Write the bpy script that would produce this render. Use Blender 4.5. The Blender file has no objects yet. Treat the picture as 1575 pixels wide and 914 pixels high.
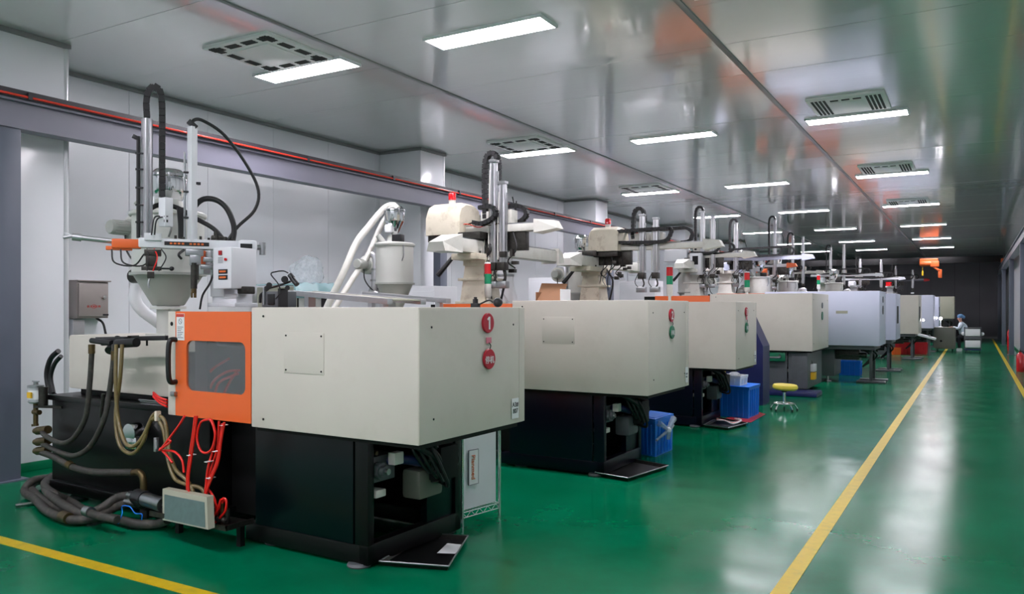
import bpy, bmesh, math, random
from mathutils import Vector, Matrix
random.seed(7)
C = bpy.context.scene.collection
PI = math.pi

# ---------------------------------------------------------------- camera
F_PX, HZ, EYE = 1225.0, 474.0, 1.65
YAW = math.atan((1499 - 787.5) / F_PX)
cam = bpy.data.cameras.new('camera'); cam_o = bpy.data.objects.new('camera', cam); C.objects.link(cam_o)
cam.sensor_width = 36; cam.lens = 36 * F_PX / 1575.0
cam.shift_y = (HZ - 457) / 1575.0
cam_o.location = (0, 0, EYE); cam_o.rotation_euler = (PI / 2, 0, YAW)
cam.clip_start = .05; cam.clip_end = 200
bpy.context.scene.camera = cam_o
# ---------------------------------------------------------------- world, exposure (closed room: the lamps light it)
w = bpy.data.worlds.new('world'); bpy.context.scene.world = w; w.use_nodes = True
w.node_tree.nodes['Background'].inputs[0].default_value = (.5, .55, .6, 1)
w.node_tree.nodes['Background'].inputs[1].default_value = .05
vs = bpy.context.scene.view_settings
vs.view_transform = 'Standard'; vs.look = 'None'; vs.gamma = 1; vs.use_curve_mapping = False
vs.exposure = 2.0
LAMP = 15.0

_s, _c = math.sin(YAW), math.cos(YAW)
def ray(x):
    u = (x - 787.5) / F_PX
    return -_s + _c * u, _c + _s * u
def PY(x, y, Y):                      # point of the photograph's pixel in the plane at depth Y
    a, b = ray(x); d = Y / b
    return Vector((a * d, Y, EYE + (HZ - y) * d / F_PX))
def PX(x, y, X):
    a, b = ray(x); d = X / a
    return Vector((X, b * d, EYE + (HZ - y) * d / F_PX))

# ---------------------------------------------------------------- materials
def lin(c): return tuple((v / 255 / 12.92 if v / 255 <= .04045 else ((v / 255 + .055) / 1.055) ** 2.4) for v in c)
def mat(name, col, rough=.5, metal=0.0, spec=.5, coat=0.0, coatr=.1, noise=0.0, nscale=6.0, bump=0.0, bscale=40.0, emit=0.0, alpha=1.0, trans=0.0, dirt=None, dirt_amt=.3, dscale=3.0, stretch=None):
    m = bpy.data.materials.new(name); m.use_nodes = True
    nt = m.node_tree; b = nt.nodes['Principled BSDF']; L = nt.links
    c = lin(col) + (1,)
    b.inputs['Base Color'].default_value = c
    b.inputs['Roughness'].default_value = rough; b.inputs['Metallic'].default_value = metal
    b.inputs['Specular IOR Level'].default_value = spec
    b.inputs['Coat Weight'].default_value = coat; b.inputs['Coat Roughness'].default_value = coatr
    b.inputs['Alpha'].default_value = alpha; b.inputs['Transmission Weight'].default_value = trans
    if emit:
        b.inputs['Emission Color'].default_value = (1.0, .945, 1.03, 1); b.inputs['Emission Strength'].default_value = emit
    tc = None
    def coord():
        nonlocal tc
        if tc is None:
            g = nt.nodes.new('ShaderNodeNewGeometry'); mp = nt.nodes.new('ShaderNodeMapping')
            L.new(g.outputs['Position'], mp.inputs['Vector'])
            if stretch: mp.inputs['Scale'].default_value = stretch
            tc = mp.outputs[0]
        return tc
    if noise or dirt:
        n = nt.nodes.new('ShaderNodeTexNoise'); n.inputs['Scale'].default_value = nscale; n.inputs['Detail'].default_value = 5
        L.new(coord(), n.inputs['Vector'])
        r = nt.nodes.new('ShaderNodeValToRGB')
        k = 1 - noise
        r.color_ramp.elements[0].position = .3; r.color_ramp.elements[1].position = .7
        r.color_ramp.elements[0].color = (c[0] * k, c[1] * k, c[2] * k, 1); r.color_ramp.elements[1].color = c
        L.new(n.outputs[0], r.inputs[0]); out = r.outputs[0]
        if dirt:
            n2 = nt.nodes.new('ShaderNodeTexNoise'); n2.inputs['Scale'].default_value = dscale; n2.inputs['Detail'].default_value = 8
            n2.inputs['Roughness'].default_value = .7
            L.new(coord(), n2.inputs['Vector'])
            r2 = nt.nodes.new('ShaderNodeValToRGB'); r2.color_ramp.elements[0].position = .52; r2.color_ramp.elements[1].position = .72
            r2.color_ramp.elements[1].color = (dirt_amt,) * 3 + (1,)
            L.new(n2.outputs[0], r2.inputs[0])
            mx = nt.nodes.new('ShaderNodeMixRGB'); mx.inputs[2].default_value = lin(dirt) + (1,)
            L.new(r2.outputs[0], mx.inputs[0]); L.new(out, mx.inputs[1]); out = mx.outputs[0]
        L.new(out, b.inputs['Base Color'])
    if bump:
        n = nt.nodes.new('ShaderNodeTexNoise'); n.inputs['Scale'].default_value = bscale; n.inputs['Detail'].default_value = 3
        L.new(coord(), n.inputs['Vector'])
        bp = nt.nodes.new('ShaderNodeBump'); bp.inputs['Strength'].default_value = bump; bp.inputs['Distance'].default_value = .02
        L.new(n.outputs[0], bp.inputs['Height']); L.new(bp.outputs[0], b.inputs['Normal'])
    return m

M = {}
M['cream'] = mat('cream_paint', (208, 202, 191), .42, noise=.05, nscale=2.0, dirt=(150, 140, 110), dirt_amt=.10, bump=.03, bscale=300)
M['lilac'] = mat('lilac_paint', (205, 210, 230), .42, noise=.04, nscale=2.0)
M['olive'] = mat('olive_grey_paint', (168, 168, 150), .45, noise=.04, nscale=2.0)
M['white'] = mat('white_paint', (222, 224, 228), .35, noise=.04)
M['offwhite'] = mat('worn_offwhite_paint', (216, 208, 188), .45, noise=.08, nscale=9, dirt=(120, 86, 50), dirt_amt=.5, dscale=7)
M['cleanoff'] = mat('offwhite_paint', (214, 213, 205), .4, noise=.05, nscale=9, dirt=(140, 120, 90), dirt_amt=.25, dscale=7)
M['dryer'] = mat('dryer_paint', (196, 198, 192), .38, noise=.04)
M['dryer_dark'] = mat('dryer_cone_paint', (165, 168, 162), .38, noise=.04)
M['orange'] = mat('orange_paint', (232, 104, 44), .38, noise=.04, nscale=3)
M['black'] = mat('black_enamel', (7, 7, 8), .36, spec=.3, noise=.3, nscale=4, dirt=(34, 34, 32), dirt_amt=.2)
M['teal'] = mat('dark_teal_enamel', (2, 15, 18), .28, spec=.3, noise=.2)
M['navy'] = mat('dark_navy_enamel', (3, 5, 24), .3, spec=.3, noise=.2)
M['navyb'] = mat('navy_blue_enamel', (28, 34, 88), .4, noise=.2)
M['dark'] = mat('dark_interior', (8, 8, 9), .6, spec=.3)
M['mgrey'] = mat('machine_grey_paint', (88, 92, 96), .45, noise=.1, dirt=(50, 45, 40), dirt_amt=.4)
M['rubber'] = mat('black_rubber', (22, 22, 24), .5)
M['hose'] = mat('worn_rubber_hose', (62, 60, 56), .6, noise=.4, nscale=30, dirt=(120, 110, 95), dirt_amt=.4, dscale=14)
M['plug'] = mat('black_plastic', (24, 24, 27), .42)
M['steel'] = mat('brushed_steel', (170, 172, 174), .32, 1.0, noise=.1, nscale=30)
M['chrome'] = mat('polished_chrome', (215, 216, 218), .12, 1.0)
M['alu'] = mat('aluminium_profile', (198, 198, 202), .36, .75, noise=.06, nscale=20)
M['dsteel'] = mat('dark_oily_steel', (74, 72, 68), .4, .8, noise=.4, nscale=30)
M['brass'] = mat('dull_brass', (104, 88, 58), .4, .8, noise=.3, nscale=30)
M['brownhose'] = mat('amber_oil_hose', (120, 104, 62), .35, noise=.3, nscale=20, coat=.3)
M['redhose'] = mat('red_hose', (226, 30, 24), .3, coat=.4)
M['rail'] = mat('rail_paint', (120, 120, 134), .4, noise=.08, nscale=2)
M['raildark'] = mat('rail_dark_edge', (46, 44, 50), .5)
M['redbar'] = mat('red_conductor_sheath', (224, 60, 44), .25, coat=.5)
M['postgrey'] = mat('post_paint', (96, 102, 116), .42, noise=.05)
M['wall'] = mat('wall_panel_paint', (232, 234, 238), .24, noise=.03, nscale=.6, coat=.25, coatr=.12, bump=.10, bscale=1.6, stretch=(1, .5, 1.2))
M['trim'] = mat('aluminium_cove', (205, 208, 210), .28, .3)
M['seam'] = mat('seam_strip', (128, 130, 130), .35, .2)
M['darkseam'] = mat('dark_backing', (60, 62, 62), .8)
M['farwall'] = mat('charcoal_wall', (108, 106, 114), .45, noise=.1, nscale=1)
M['yellow'] = mat('yellow_line_paint', (200, 172, 22), .4, spec=.25, noise=.12, nscale=14, dirt=(120, 130, 60), dirt_amt=.5, dscale=10)
M['kerb'] = mat('green_cove_paint', (0, 110, 72), .3)
M['acgrey'] = mat('cassette_plastic', (226, 230, 228), .35, metal=.1)
M['slot'] = mat('cassette_slot', (52, 55, 54), .7)
M['blue'] = mat('blue_crate_plastic', (16, 122, 232), .36, noise=.08)
M['whitep'] = mat('white_plastic', (232, 234, 236), .4)
M['film'] = mat('clear_plastic_bag', (225, 235, 240), .2, alpha=.42, noise=.2, nscale=30)
M['filmcyan'] = mat('cyan_film', (170, 215, 220), .2, alpha=.5)
M['seat'] = mat('yellow_vinyl', (214, 196, 66), .4, noise=.08)
M['badge'] = mat('red_badge', (178, 22, 44), .4)
M['badgeg'] = mat('green_badge', (20, 110, 78), .4)
M['clip'] = mat('pink_clip', (214, 120, 138), .4)
M['paper'] = mat('white_paper', (226, 228, 228), .6)
M['ink'] = mat('black_ink', (25, 25, 30), .6)
M['redink'] = mat('red_ink', (196, 60, 50), .6)
M['orangeink'] = mat('orange_ink', (220, 110, 50), .6)
M['greyink'] = mat('grey_ink', (120, 124, 130), .6)
M['redlens'] = mat('red_beacon_lens', (206, 18, 28), .2, coat=.5)
M['greenlens'] = mat('green_beacon_lens', (0, 140, 92), .2, coat=.5)
M['carton'] = mat('brown_cardboard', (150, 108, 78), .7, noise=.06)
M['cabinet'] = mat('stainless_cabinet', (160, 152, 148), .4, .35, noise=.06)
M['extred'] = mat('extinguisher_red', (190, 24, 34), .25, coat=.4)
M['hoist'] = mat('hoist_orange', (176, 80, 34), .4)
M['hyel'] = mat('hoist_yellow', (214, 170, 30), .4)
M['skin'] = mat('skin', (214, 160, 138), .5)
M['coat'] = mat('white_blue_smock', (214, 226, 238), .7, bump=.3, bscale=25)
M['trouser'] = mat('dark_trousers', (26, 28, 36), .8)
M['cap'] = mat('blue_cap_cloth', (96, 140, 184), .7)
M['bindark'] = mat('grey_green_bin', (112, 114, 104), .5)
M['labely'] = mat('yellow_sign', (226, 180, 30), .5)
M['redbox'] = mat('red_plastic_box', (160, 26, 34), .4)
M['panelteal'] = mat('controller_face', (92, 116, 114), .45, noise=.2, nscale=20)
M['lampglow'] = mat('lamp_diffuser', (255, 255, 255), .5, emit=LAMP)
M['spot'] = mat('inspection_lamp_glow', (255, 250, 240), .5, emit=7)
M['wood'] = mat('rubber_foot', (60, 62, 64), .6)
# window pane: tinted clear plastic, see-through
M['pane'] = mat('tinted_window', (120, 122, 124), .08, alpha=.38, coat=.5, coatr=.05)
# floor: glossy green epoxy, uneven gloss
def floor_mat():
    m = mat('green_epoxy', (0, 112, 74), .22, spec=.12)
    nt = m.node_tree; L = nt.links; b = nt.nodes['Principled BSDF']
    g = nt.nodes.new('ShaderNodeNewGeometry')
    n = nt.nodes.new('ShaderNodeTexNoise'); n.inputs['Scale'].default_value = .9; n.inputs['Detail'].default_value = 8; n.inputs['Roughness'].default_value = .62
    L.new(g.outputs['Position'], n.inputs['Vector'])
    r = nt.nodes.new('ShaderNodeValToRGB')
    r.color_ramp.elements[0].position = .35; r.color_ramp.elements[0].color = lin((0, 94, 60)) + (1,)
    r.color_ramp.elements[1].position = .72; r.color_ramp.elements[1].color = lin((0, 116, 80)) + (1,)
    L.new(n.outputs[0], r.inputs[0]); L.new(r.outputs[0], b.inputs['Base Color'])
    n2 = nt.nodes.new('ShaderNodeTexNoise'); n2.inputs['Scale'].default_value = 1.7; n2.inputs['Detail'].default_value = 9; n2.inputs['Roughness'].default_value = .65
    L.new(g.outputs['Position'], n2.inputs['Vector'])
    r2 = nt.nodes.new('ShaderNodeMapRange'); r2.inputs[1].default_value = .38; r2.inputs[2].default_value = .68
    r2.inputs[3].default_value = .15; r2.inputs[4].default_value = .25
    L.new(n2.outputs[0], r2.inputs[0]); L.new(r2.outputs[0], b.inputs['Roughness'])
    n3 = nt.nodes.new('ShaderNodeTexNoise'); n3.inputs['Scale'].default_value = 5; n3.inputs['Detail'].default_value = 3
    L.new(g.outputs['Position'], n3.inputs['Vector'])
    bp = nt.nodes.new('ShaderNodeBump'); bp.inputs['Strength'].default_value = .05; bp.inputs['Distance'].default_value = .01
    L.new(n3.outputs[0], bp.inputs['Height']); L.new(bp.outputs[0], b.inputs['Normal'])
    return m
M['floor'] = floor_mat()
def ceil_mat():
    m = mat('ceiling_panel_paint', (224, 227, 226), .13, metal=.34, spec=.6, coat=.3, coatr=.04)
    nt = m.node_tree; L = nt.links; b = nt.nodes['Principled BSDF']
    g = nt.nodes.new('ShaderNodeNewGeometry'); mp = nt.nodes.new('ShaderNodeMapping'); mp.inputs['Scale'].default_value = (.35, 3.2, 1)
    L.new(g.outputs['Position'], mp.inputs['Vector'])
    n = nt.nodes.new('ShaderNodeTexNoise'); n.inputs['Scale'].default_value = 1; n.inputs['Detail'].default_value = 3
    L.new(mp.outputs[0], n.inputs['Vector'])
    bp = nt.nodes.new('ShaderNodeBump'); bp.inputs['Strength'].default_value = .18; bp.inputs['Distance'].default_value = .015
    L.new(n.outputs[0], bp.inputs['Height']); L.new(bp.outputs[0], b.inputs['Normal']); L.new(bp.outputs[0], b.inputs['Coat Normal'])
    return m
M['ceil'] = ceil_mat()

# ---------------------------------------------------------------- mesh builder
def smooth_path(pts, n=6):
    pts = [Vector(p) for p in pts]
    if len(pts) < 3: return pts
    q = [2 * pts[0] - pts[1]] + pts + [2 * pts[-1] - pts[-2]]
    out = []
    for i in range(1, len(q) - 2):
        a, b, c, d = q[i - 1], q[i], q[i + 1], q[i + 2]
        for k in range(n):
            t = k / n
            out.append(.5 * ((2 * b) + (c - a) * t + (2 * a - 5 * b + 4 * c - d) * t * t + (3 * b - a - 3 * c + d) * t ** 3))
    out.append(pts[-1]); return out
class G:
    def __init__(s): s.v = []; s.f = []
    def add(s, vs, fs):
        o = len(s.v); s.v += [tuple(v) for v in vs]; s.f += [tuple(i + o for i in f) for f in fs]; return s
    def box(s, x0, y0, z0, x1, y1, z1, bev=0.0, M4=None):
        x0, x1 = min(x0, x1), max(x0, x1); y0, y1 = min(y0, y1), max(y0, y1); z0, z1 = min(z0, z1), max(z0, z1)
        if bev:
            bm = bmesh.new(); bmesh.ops.create_cube(bm, size=1)
            for v in bm.verts: v.co = Vector(((x0 + x1) / 2 + v.co.x * (x1 - x0), (y0 + y1) / 2 + v.co.y * (y1 - y0), (z0 + z1) / 2 + v.co.z * (z1 - z0)))
            bmesh.ops.bevel(bm, geom=bm.edges[:], offset=min(bev, .45 * min(x1 - x0, y1 - y0, z1 - z0)), segments=2, affect='EDGES', profile=.6)
            bm.verts.index_update()
            vs = [v.co.copy() for v in bm.verts]; fs = [[v.index for v in f.verts] for f in bm.faces]; bm.free()
        else:
            vs = [Vector(p) for p in ((x0, y0, z0), (x1, y0, z0), (x1, y1, z0), (x0, y1, z0), (x0, y0, z1), (x1, y0, z1), (x1, y1, z1), (x0, y1, z1))]
            fs = [(0, 3, 2, 1), (4, 5, 6, 7), (0, 1, 5, 4), (1, 2, 6, 5), (2, 3, 7, 6), (3, 0, 4, 7)]
        if M4 is not None: vs = [M4 @ v for v in vs]
        return s.add(vs, fs)
    def obox(s, a, b, wy, wz, bev=0.0, roll=0.0):           # bar from a to b, width wy (sideways) and wz (up)
        a, b = Vector(a), Vector(b); d = b - a; L = d.length
        q = d.to_track_quat('X', 'Z')
        m = Matrix.Translation(a) @ q.to_matrix().to_4x4() @ Matrix.Rotation(roll, 4, 'X')
        return s.box(0, -wy / 2, -wz / 2, L, wy / 2, wz / 2, bev, m)
    def tube(s, pts, r, seg=8, sm=True, n=6, cap=True):
        P = smooth_path(pts, n) if sm else [Vector(p) for p in pts]
        R = r if isinstance(r, (list, tuple)) else [r] * len(P)
        if len(R) != len(P): R = [R[0] + (R[-1] - R[0]) * i / (len(P) - 1) for i in range(len(P))]
        vs = []; fs = []; T = (P[1] - P[0]).normalized()
        N = T.orthogonal().normalized()
        for i, p in enumerate(P):
            t = (P[min(i + 1, len(P) - 1)] - P[max(i - 1, 0)])
            if t.length > 1e-9: t.normalize()
            else: t = T
            N = N - t * N.dot(t)
            N = N.normalized() if N.length > 1e-6 else t.orthogonal().normalized()
            B = t.cross(N)
            for k in range(seg):
                a = 2 * PI * k / seg; vs.append(p + (N * math.cos(a) + B * math.sin(a)) * R[i])
            T = t
        for i in range(len(P) - 1):
            for k in range(seg):
                a, b = i * seg + k, i * seg + (k + 1) % seg
                fs.append((a, b, b + seg, a + seg))
        if cap: fs.append(tuple(range(seg))[::-1]); fs.append(tuple(len(vs) - seg + k for k in range(seg)))
        return s.add(vs, fs)
    def cyl(s, a, b, r, r2=None, seg=16): return s.tube([a, b], [r, r if r2 is None else r2], seg, sm=False)
    def lathe(s, c, prof, seg=24, axis='Z'):               # prof: list of (r, h)
        c = Vector(c); vs = []; fs = []
        for r, h in prof:
            for k in range(seg):
                a = 2 * PI * k / seg; x, y = r * math.cos(a), r * math.sin(a)
                vs.append(c + (Vector((x, y, h)) if axis == 'Z' else Vector((h, x, y)) if axis == 'X' else Vector((y, h, x))))
        for i in range(len(prof) - 1):
            for k in range(seg):
                a, b = i * seg + k, i * seg + (k + 1) % seg
                fs.append((a, b, b + seg, a + seg))
        fs.append(tuple(range(seg))[::-1]); fs.append(tuple(len(vs) - seg + k for k in range(seg)))
        return s.add(vs, fs)
    def ball(s, c, r, seg=12, sz=1.0):
        pr = [(max(1e-4, r * math.sin(PI * i / 8)), -r * sz * math.cos(PI * i / 8)) for i in range(9)]
        return s.lathe(c, pr, seg)
    def prism(s, poly, z0, z1, axis='Z'):                  # polygon (a, b) extruded between z0 and z1
        def p(a, b, h): return {'Z': (a, b, h), 'Y': (a, h, b), 'X': (h, a, b)}[axis]
        n = len(poly)
        vs = [p(a, b, z0) for a, b in poly] + [p(a, b, z1) for a, b in poly]
        fs = [tuple(range(n))[::-1], tuple(range(n, 2 * n))] + [(i, (i + 1) % n, (i + 1) % n + n, i + n) for i in range(n)]
        return s.add(vs, fs)
    def loft(s, rings):
        n = len(rings[0]); vs = [v for r in rings for v in r]; fs = []
        for i in range(len(rings) - 1):
            for k in range(n): a, b = i * n + k, i * n + (k + 1) % n; fs.append((a, b, b + n, a + n))
        fs.append(tuple(range(n))[::-1]); fs.append(tuple(len(vs) - n + k for k in range(n)))
        return s.add(vs, fs)
    def put(s, name, m, parent=None, smooth=None, label=None, bevel=0):
        me = bpy.data.meshes.new(name); me.from_pydata(s.v, [], s.f); me.update()
        bm = bmesh.new(); bm.from_mesh(me); bmesh.ops.recalc_face_normals(bm, faces=bm.faces); bm.to_mesh(me); bm.free()
        me.materials.append(M[m] if isinstance(m, str) else m)
        o = bpy.data.objects.new(name, me); C.objects.link(o)
        if parent is not None: o.parent = parent
        if label: o['label'] = label
        if smooth is not False:
            me.polygons.foreach_set('use_smooth', [True] * len(me.polygons))
            try: me.set_sharp_from_angle(angle=math.radians(38))
            except Exception: pass
        return o
def tag(o, label, cat, group=None, kind=None):
    o['label'] = label; o['category'] = cat
    if group: o['group'] = group
    if kind: o['kind'] = kind
    return o
def thing(name, label, cat, loc=(0, 0, 0), rz=0.0, group=None):
    o = bpy.data.objects.new(name, None); C.objects.link(o); o.empty_display_size = .1
    o.location = loc; o.rotation_euler = (0, 0, rz)
    return tag(o, label, cat, group)
def struct(o): o['kind'] = 'structure'; return o
def kids(o): return list(o.children)
def dup(root, loc, rz=None, label=None, parent=None):
    c = root.copy(); C.objects.link(c)
    if parent is not None: c.parent = parent
    if loc is not None: c.location = loc
    if rz is not None: c.rotation_euler = (0, 0, rz)
    if label: c['label'] = label
    for ch in kids(root): 
        if ch is not c: dup(ch, None, None, None, c)
    return c
def text(name, body, size, m, parent, loc, rot, extrude=.0008, align='CENTER'):
    cu = bpy.data.curves.new(name, 'FONT'); cu.body = body; cu.size = size; cu.align_x = align; cu.align_y = 'CENTER'; cu.extrude = extrude
    cu.offset = size * (.012 if size > .07 else .004)
    tmp = bpy.data.objects.new(name, cu); C.objects.link(tmp); bpy.context.view_layer.update()
    me = bpy.data.meshes.new_from_object(tmp.evaluated_get(bpy.context.evaluated_depsgraph_get()))
    xs = [v.co.x for v in me.vertices]; ys = [v.co.y for v in me.vertices]
    me.transform(Matrix.Translation((-(min(xs) + max(xs)) / 2, -(min(ys) + max(ys)) / 2, 0)))
    bpy.data.objects.remove(tmp); me.materials.clear(); me.materials.append(M[m])
    o = bpy.data.objects.new(name, me); C.objects.link(o); o.parent = parent; o.location = loc; o.rotation_euler = rot
    return o
FRONT = (PI / 2, 0, 0)           # lettering that faces -Y
AISLE = (PI / 2, 0, PI / 2)      # lettering that faces +X

# ================================================================ SETTING
CZ = 4.43
XL, XR, YB, YF = -9.2, 1.42, -5.0, 50.2
floor = G().box(XL - .2, YB - .2, -.1, XR + .2, YF + .2, 0).put('floor', 'floor', smooth=False); struct(floor)
G().box(-1.02, 3.0, 0, -.92, 44, .003).put('marking_line', 'yellow', floor)
G().box(.78, 3.0, 0, .87, 49.5, .003).put('marking_line', 'yellow', floor)
G().box(-8.1, 3.02, 0, -1.02, 3.12, .003).put('marking_line', 'yellow', floor)
ceiling = G().box(XL - .2, YB - .2, CZ + .05, XR + .2, YF + .2, CZ + .15).put('ceiling', 'darkseam', smooth=False); struct(ceiling)
cols = [(-9.3, -5.905), (-5.855, -2.345), (-2.295, 1.5)]
pitch = 1.19
for ci, (a, b) in enumerate(cols):
    base = G().box(a, 0, CZ, b, pitch - .005, CZ + .04).put('ceiling_panel', 'ceil', ceiling, smooth=False)
    k0 = -5
    base.location.y = k0 * pitch + .06
    for k in range(k0 + 1, 43):
        d = base.copy(); C.objects.link(d); d.location = (0, k * pitch + .06, random.uniform(-.002, .002))
for x in (-5.88, -2.32):
    struct(G().box(x - .03, YB, CZ - .012, x + .03, YF, CZ + .02, .004).put('trim_1' if x < -5 else 'trim_2', 'seam'))
# left wall with upright panels
wl = G().box(XL - .25, YB - .2, 0, XL - .06, YF + .2, CZ + .05).put('wall_left', 'darkseam', smooth=False); struct(wl)
base = G().box(XL - .05, 0, 0, XL, pitch - .006, CZ).put('wall_panel', 'wall', wl, smooth=False)
base.location.y = -5 * pitch + .3
for k in range(-4, 43):
    d = base.copy(); C.objects.link(d); d.location = (0, k * pitch + .3, 0)
for y1, wd in ((4.92, .95), (11.83, .72), (19.2, .72), (26.4, .72), (33.6, .72), (40.8, .72)):
    cb = G().box(XL, y1 - wd, 0, -8.28, y1, CZ, .035).put('column', 'wall', wl)
    G().cyl((-8.30, y1 - .02, 0), (-8.30, y1 - .02, CZ), .035, seg=10).put('edge_trim', 'trim', cb)
    G().box(XL, y1 - wd - .02, CZ - .05, -8.25, y1 + .02, CZ, .01).put('cove', 'seam', cb)
struct(G().box(XL, YB, CZ - .05, XL + .04, YF, CZ, .01).put('trim_3', 'seam'))
struct(G().box(XL, YB, 0, XL + .03, YF, .09, .01).put('baseboard_left', 'kerb'))
struct(G().box(-8.28, 3.9, 0, -8.25, 4.95, .09, .01).put('trim_4', 'kerb'))
# right wall
wr = G().box(XR + .06, YB - .2, 0, XR + .25, YF + .2, CZ + .05).put('wall_right', 'darkseam', smooth=False); struct(wr)
base = G().box(XR, 0, 0, XR + .05, pitch - .006, CZ).put('wall_panel', 'wall', wr, smooth=False)
base.location.y = -5 * pitch + .5
for k in range(-4, 43):
    d = base.copy(); C.objects.link(d); d.location = (0, k * pitch + .5, 0)
struct(G().box(XR - .03, YB, 0, XR, YF, .09, .01).put('baseboard_right', 'kerb'))
# far wall and the wall behind
wf = G().box(XL - .2, YF + .05, 0, XR + .2, YF + .2, CZ + .05).put('wall_far', 'dark', smooth=False); struct(wf)
xx = XL
while xx < XR:
    G().box(xx, YF, 0, min(xx + 1.17, XR), YF + .05, CZ).put('wall_panel', 'farwall', wf, smooth=False); xx += 1.18
struct(G().box(XL, YF - .03, 0, XR, YF, .1).put('baseboard_far', 'seam'))
struct(G().box(XL - .2, YB - .2, 0, XR + .2, YB, CZ + .05).put('wall_back', 'wall', smooth=False))

# ---------------------------------------------------------------- ceiling lamps
def make_lamp(loc, label):
    t = thing('ceiling_lamp', label, 'lamp', loc, 0, 'rows of ceiling panel lamps')
    g = G(); L, W = .665, .16
    g.box(-L - .02, -W - .02, -.03, L + .02, -W, .01).box(-L - .02, W, -.03, L + .02, W + .02, .01)
    g.box(-L - .02, -W, -.03, -L, W, .01).box(L, -W, -.03, L + .02, W, .01)
    g.put('lamp_frame', 'whitep', t, smooth=False)
    G().box(-L, -W, -.028, L, W, .005).put('diffuser', 'lampglow', t, smooth=False)
    return t
ordn = ['nearest', 'second', 'third', 'fourth', 'fifth', 'sixth', 'seventh', 'eighth', 'ninth', 'tenth']
lamp0 = None
lampY = [1.1, 6.8, 12.45, 18.17, 23.83, 29.8, 35.7, 41.1]
for rn, x in (('left row by the columns', -6.72), ('middle row', -4.22), ('right row above the aisle', -1.48)):
    vis = 0
    for y in [-3.6] + lampY:
        seen = y > 5 and not (x > -2 and y < 8)
        lab = 'ceiling panel lamp above or behind the camera' if not seen else 'glowing ceiling panel lamp, %s in the %s' % (ordn[vis], rn)
        if seen: vis += 1
        if lamp0 is None: lamp0 = make_lamp((x, y, CZ - .002), lab)
        else: dup(lamp0, (x, y, CZ - .002), 0, lab)

# ---------------------------------------------------------------- ceiling cassettes
def cassette(x, y, label, kind):
    t = thing('air_cassette', label, 'air vent', (x, y, CZ), 0, 'ceiling air conditioning cassettes')
    G().box(-.48, -.48, -.035, .48, .48, .005, .012).put('cover', 'acgrey', t)
    if kind == 0:
        G().box(-.27, -.27, -.05, .27, .27, -.034, .01).put('grille', 'acgrey', t)
        for i in range(4):
            o = -.36 + .24 * i
            for a, b, w_, h_ in ((o, -.38, .085, .05), (o, .38, .085, .05), (-.38, o, .05, .085), (.38, o, .05, .085)):
                g = G()
                for q in (-.66, 0, .66):
                    if w_ > h_: g.box(a - w_, b + q * h_ - .011, -.041, a + w_, b + q * h_ + .011, -.034)
                    else: g.box(a + q * w_ - .011, b - h_, -.041, a + q * w_ + .011, b + h_, -.034)
                g.put('slot', 'slot', t, smooth=False)
    else:
        G().box(-.2, -.25, -.045, .2, .3, -.034, .01).put('grille', 'acgrey', t)
        g = G()
        for sx in (-1, 1):
            for i in range(4):
                for j in range(10): g.box(sx * .26 + sx * i * .05 - .015, -.4 + j * .085, -.041, sx * .26 + sx * i * .05 + .015, -.345 + j * .085, -.034)
        g.put('hole_field', 'slot', t, smooth=False)['kind'] = 'stuff'
        for i in range(3): G().box(-.19 + i * .14, -.36, -.041, -.09 + i * .14, -.31, -.034).put('slot', 'slot', t, smooth=False)
    return t
cassette(-6.6, 6.15 - .02, 'grey square ceiling cassette vent with slotted rim beside the nearest left lamp', 0)
cassette(-6.56, 11.75, 'grey square ceiling cassette vent, second in the left row', 0)
cassette(-6.56, 17.45, 'grey square ceiling cassette vent, third in the left row', 0)
cassette(-1.47, 11.6, 'perforated ceiling cassette vent nearest the camera above the aisle', 1)
cassette(-1.5, 17.3, 'perforated ceiling cassette vent, second one above the aisle', 1)
cassette(-1.5, 23.1, 'perforated ceiling cassette vent, third one above the aisle', 1)

# ---------------------------------------------------------------- crane rails, posts, bridge and hoist
def rail(x, label, ys, side):
    t = thing('crane_rail', label, 'crane rail', (x, 0, 0))
    g = G(); g.box(-.09, YB + .1, 3.37, .09, YF - .3, 3.395).box(-.09, YB + .1, 3.63, .09, YF - .3, 3.655).box(-.012 + side * .03, YB + .1, 3.395, .012 + side * .03, YF - .3, 3.63)
    g.put('beam', 'rail', t, smooth=False)
    G().box(-.03, YB + .1, 3.655, .03, YF - .3, 3.70).put('running_rail', 'raildark', t, smooth=False)
    if side > 0:
        G().box(.09, YB + .1, 3.655, .12, YF - .3, 3.735).put('backing_strip', 'raildark', t, smooth=False)
        G().tube([(.135, YB + .1, 3.676), (.135, YF - .3, 3.676)], .012, 8, sm=False).put('conductor_bar', 'redbar', t)
        g0 = None
        for k in range(26):
            y = .6 + k * 1.85
            if g0 is None: g0 = G().box(.11, y - .02, 3.655, .15, y + .02, 3.72).put('bracket', 'raildark', t, smooth=False); yb0 = y
            else: d = g0.copy(); C.objects.link(d); d.location.y = y - yb0
    for y in ys:
        p = G().box(-.075, y - .1, .012, .075, y + .1, 3.37, .006).put('post', 'postgrey', t)
        G().box(-.13, y - .15, 0, .13, y + .15, .014).put('foot_plate', 'postgrey', p)
    return t
rail(-8.0, 'grey crane rail with red conductor bars running along the left columns', (4.15, 11.3, 18.7, 25.9, 33.1, 40.3), 1)
rail(1.12, 'grey crane rail on upright posts along the right wall of the aisle', (1.0, 9.0, 17.2, 25.15, 33.04, 41.6, 48.7), -1)
t = thing('crane_bridge', 'dark crane bridge girder crossing the hall near the far wall', 'crane', (0, 42, 0))
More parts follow.
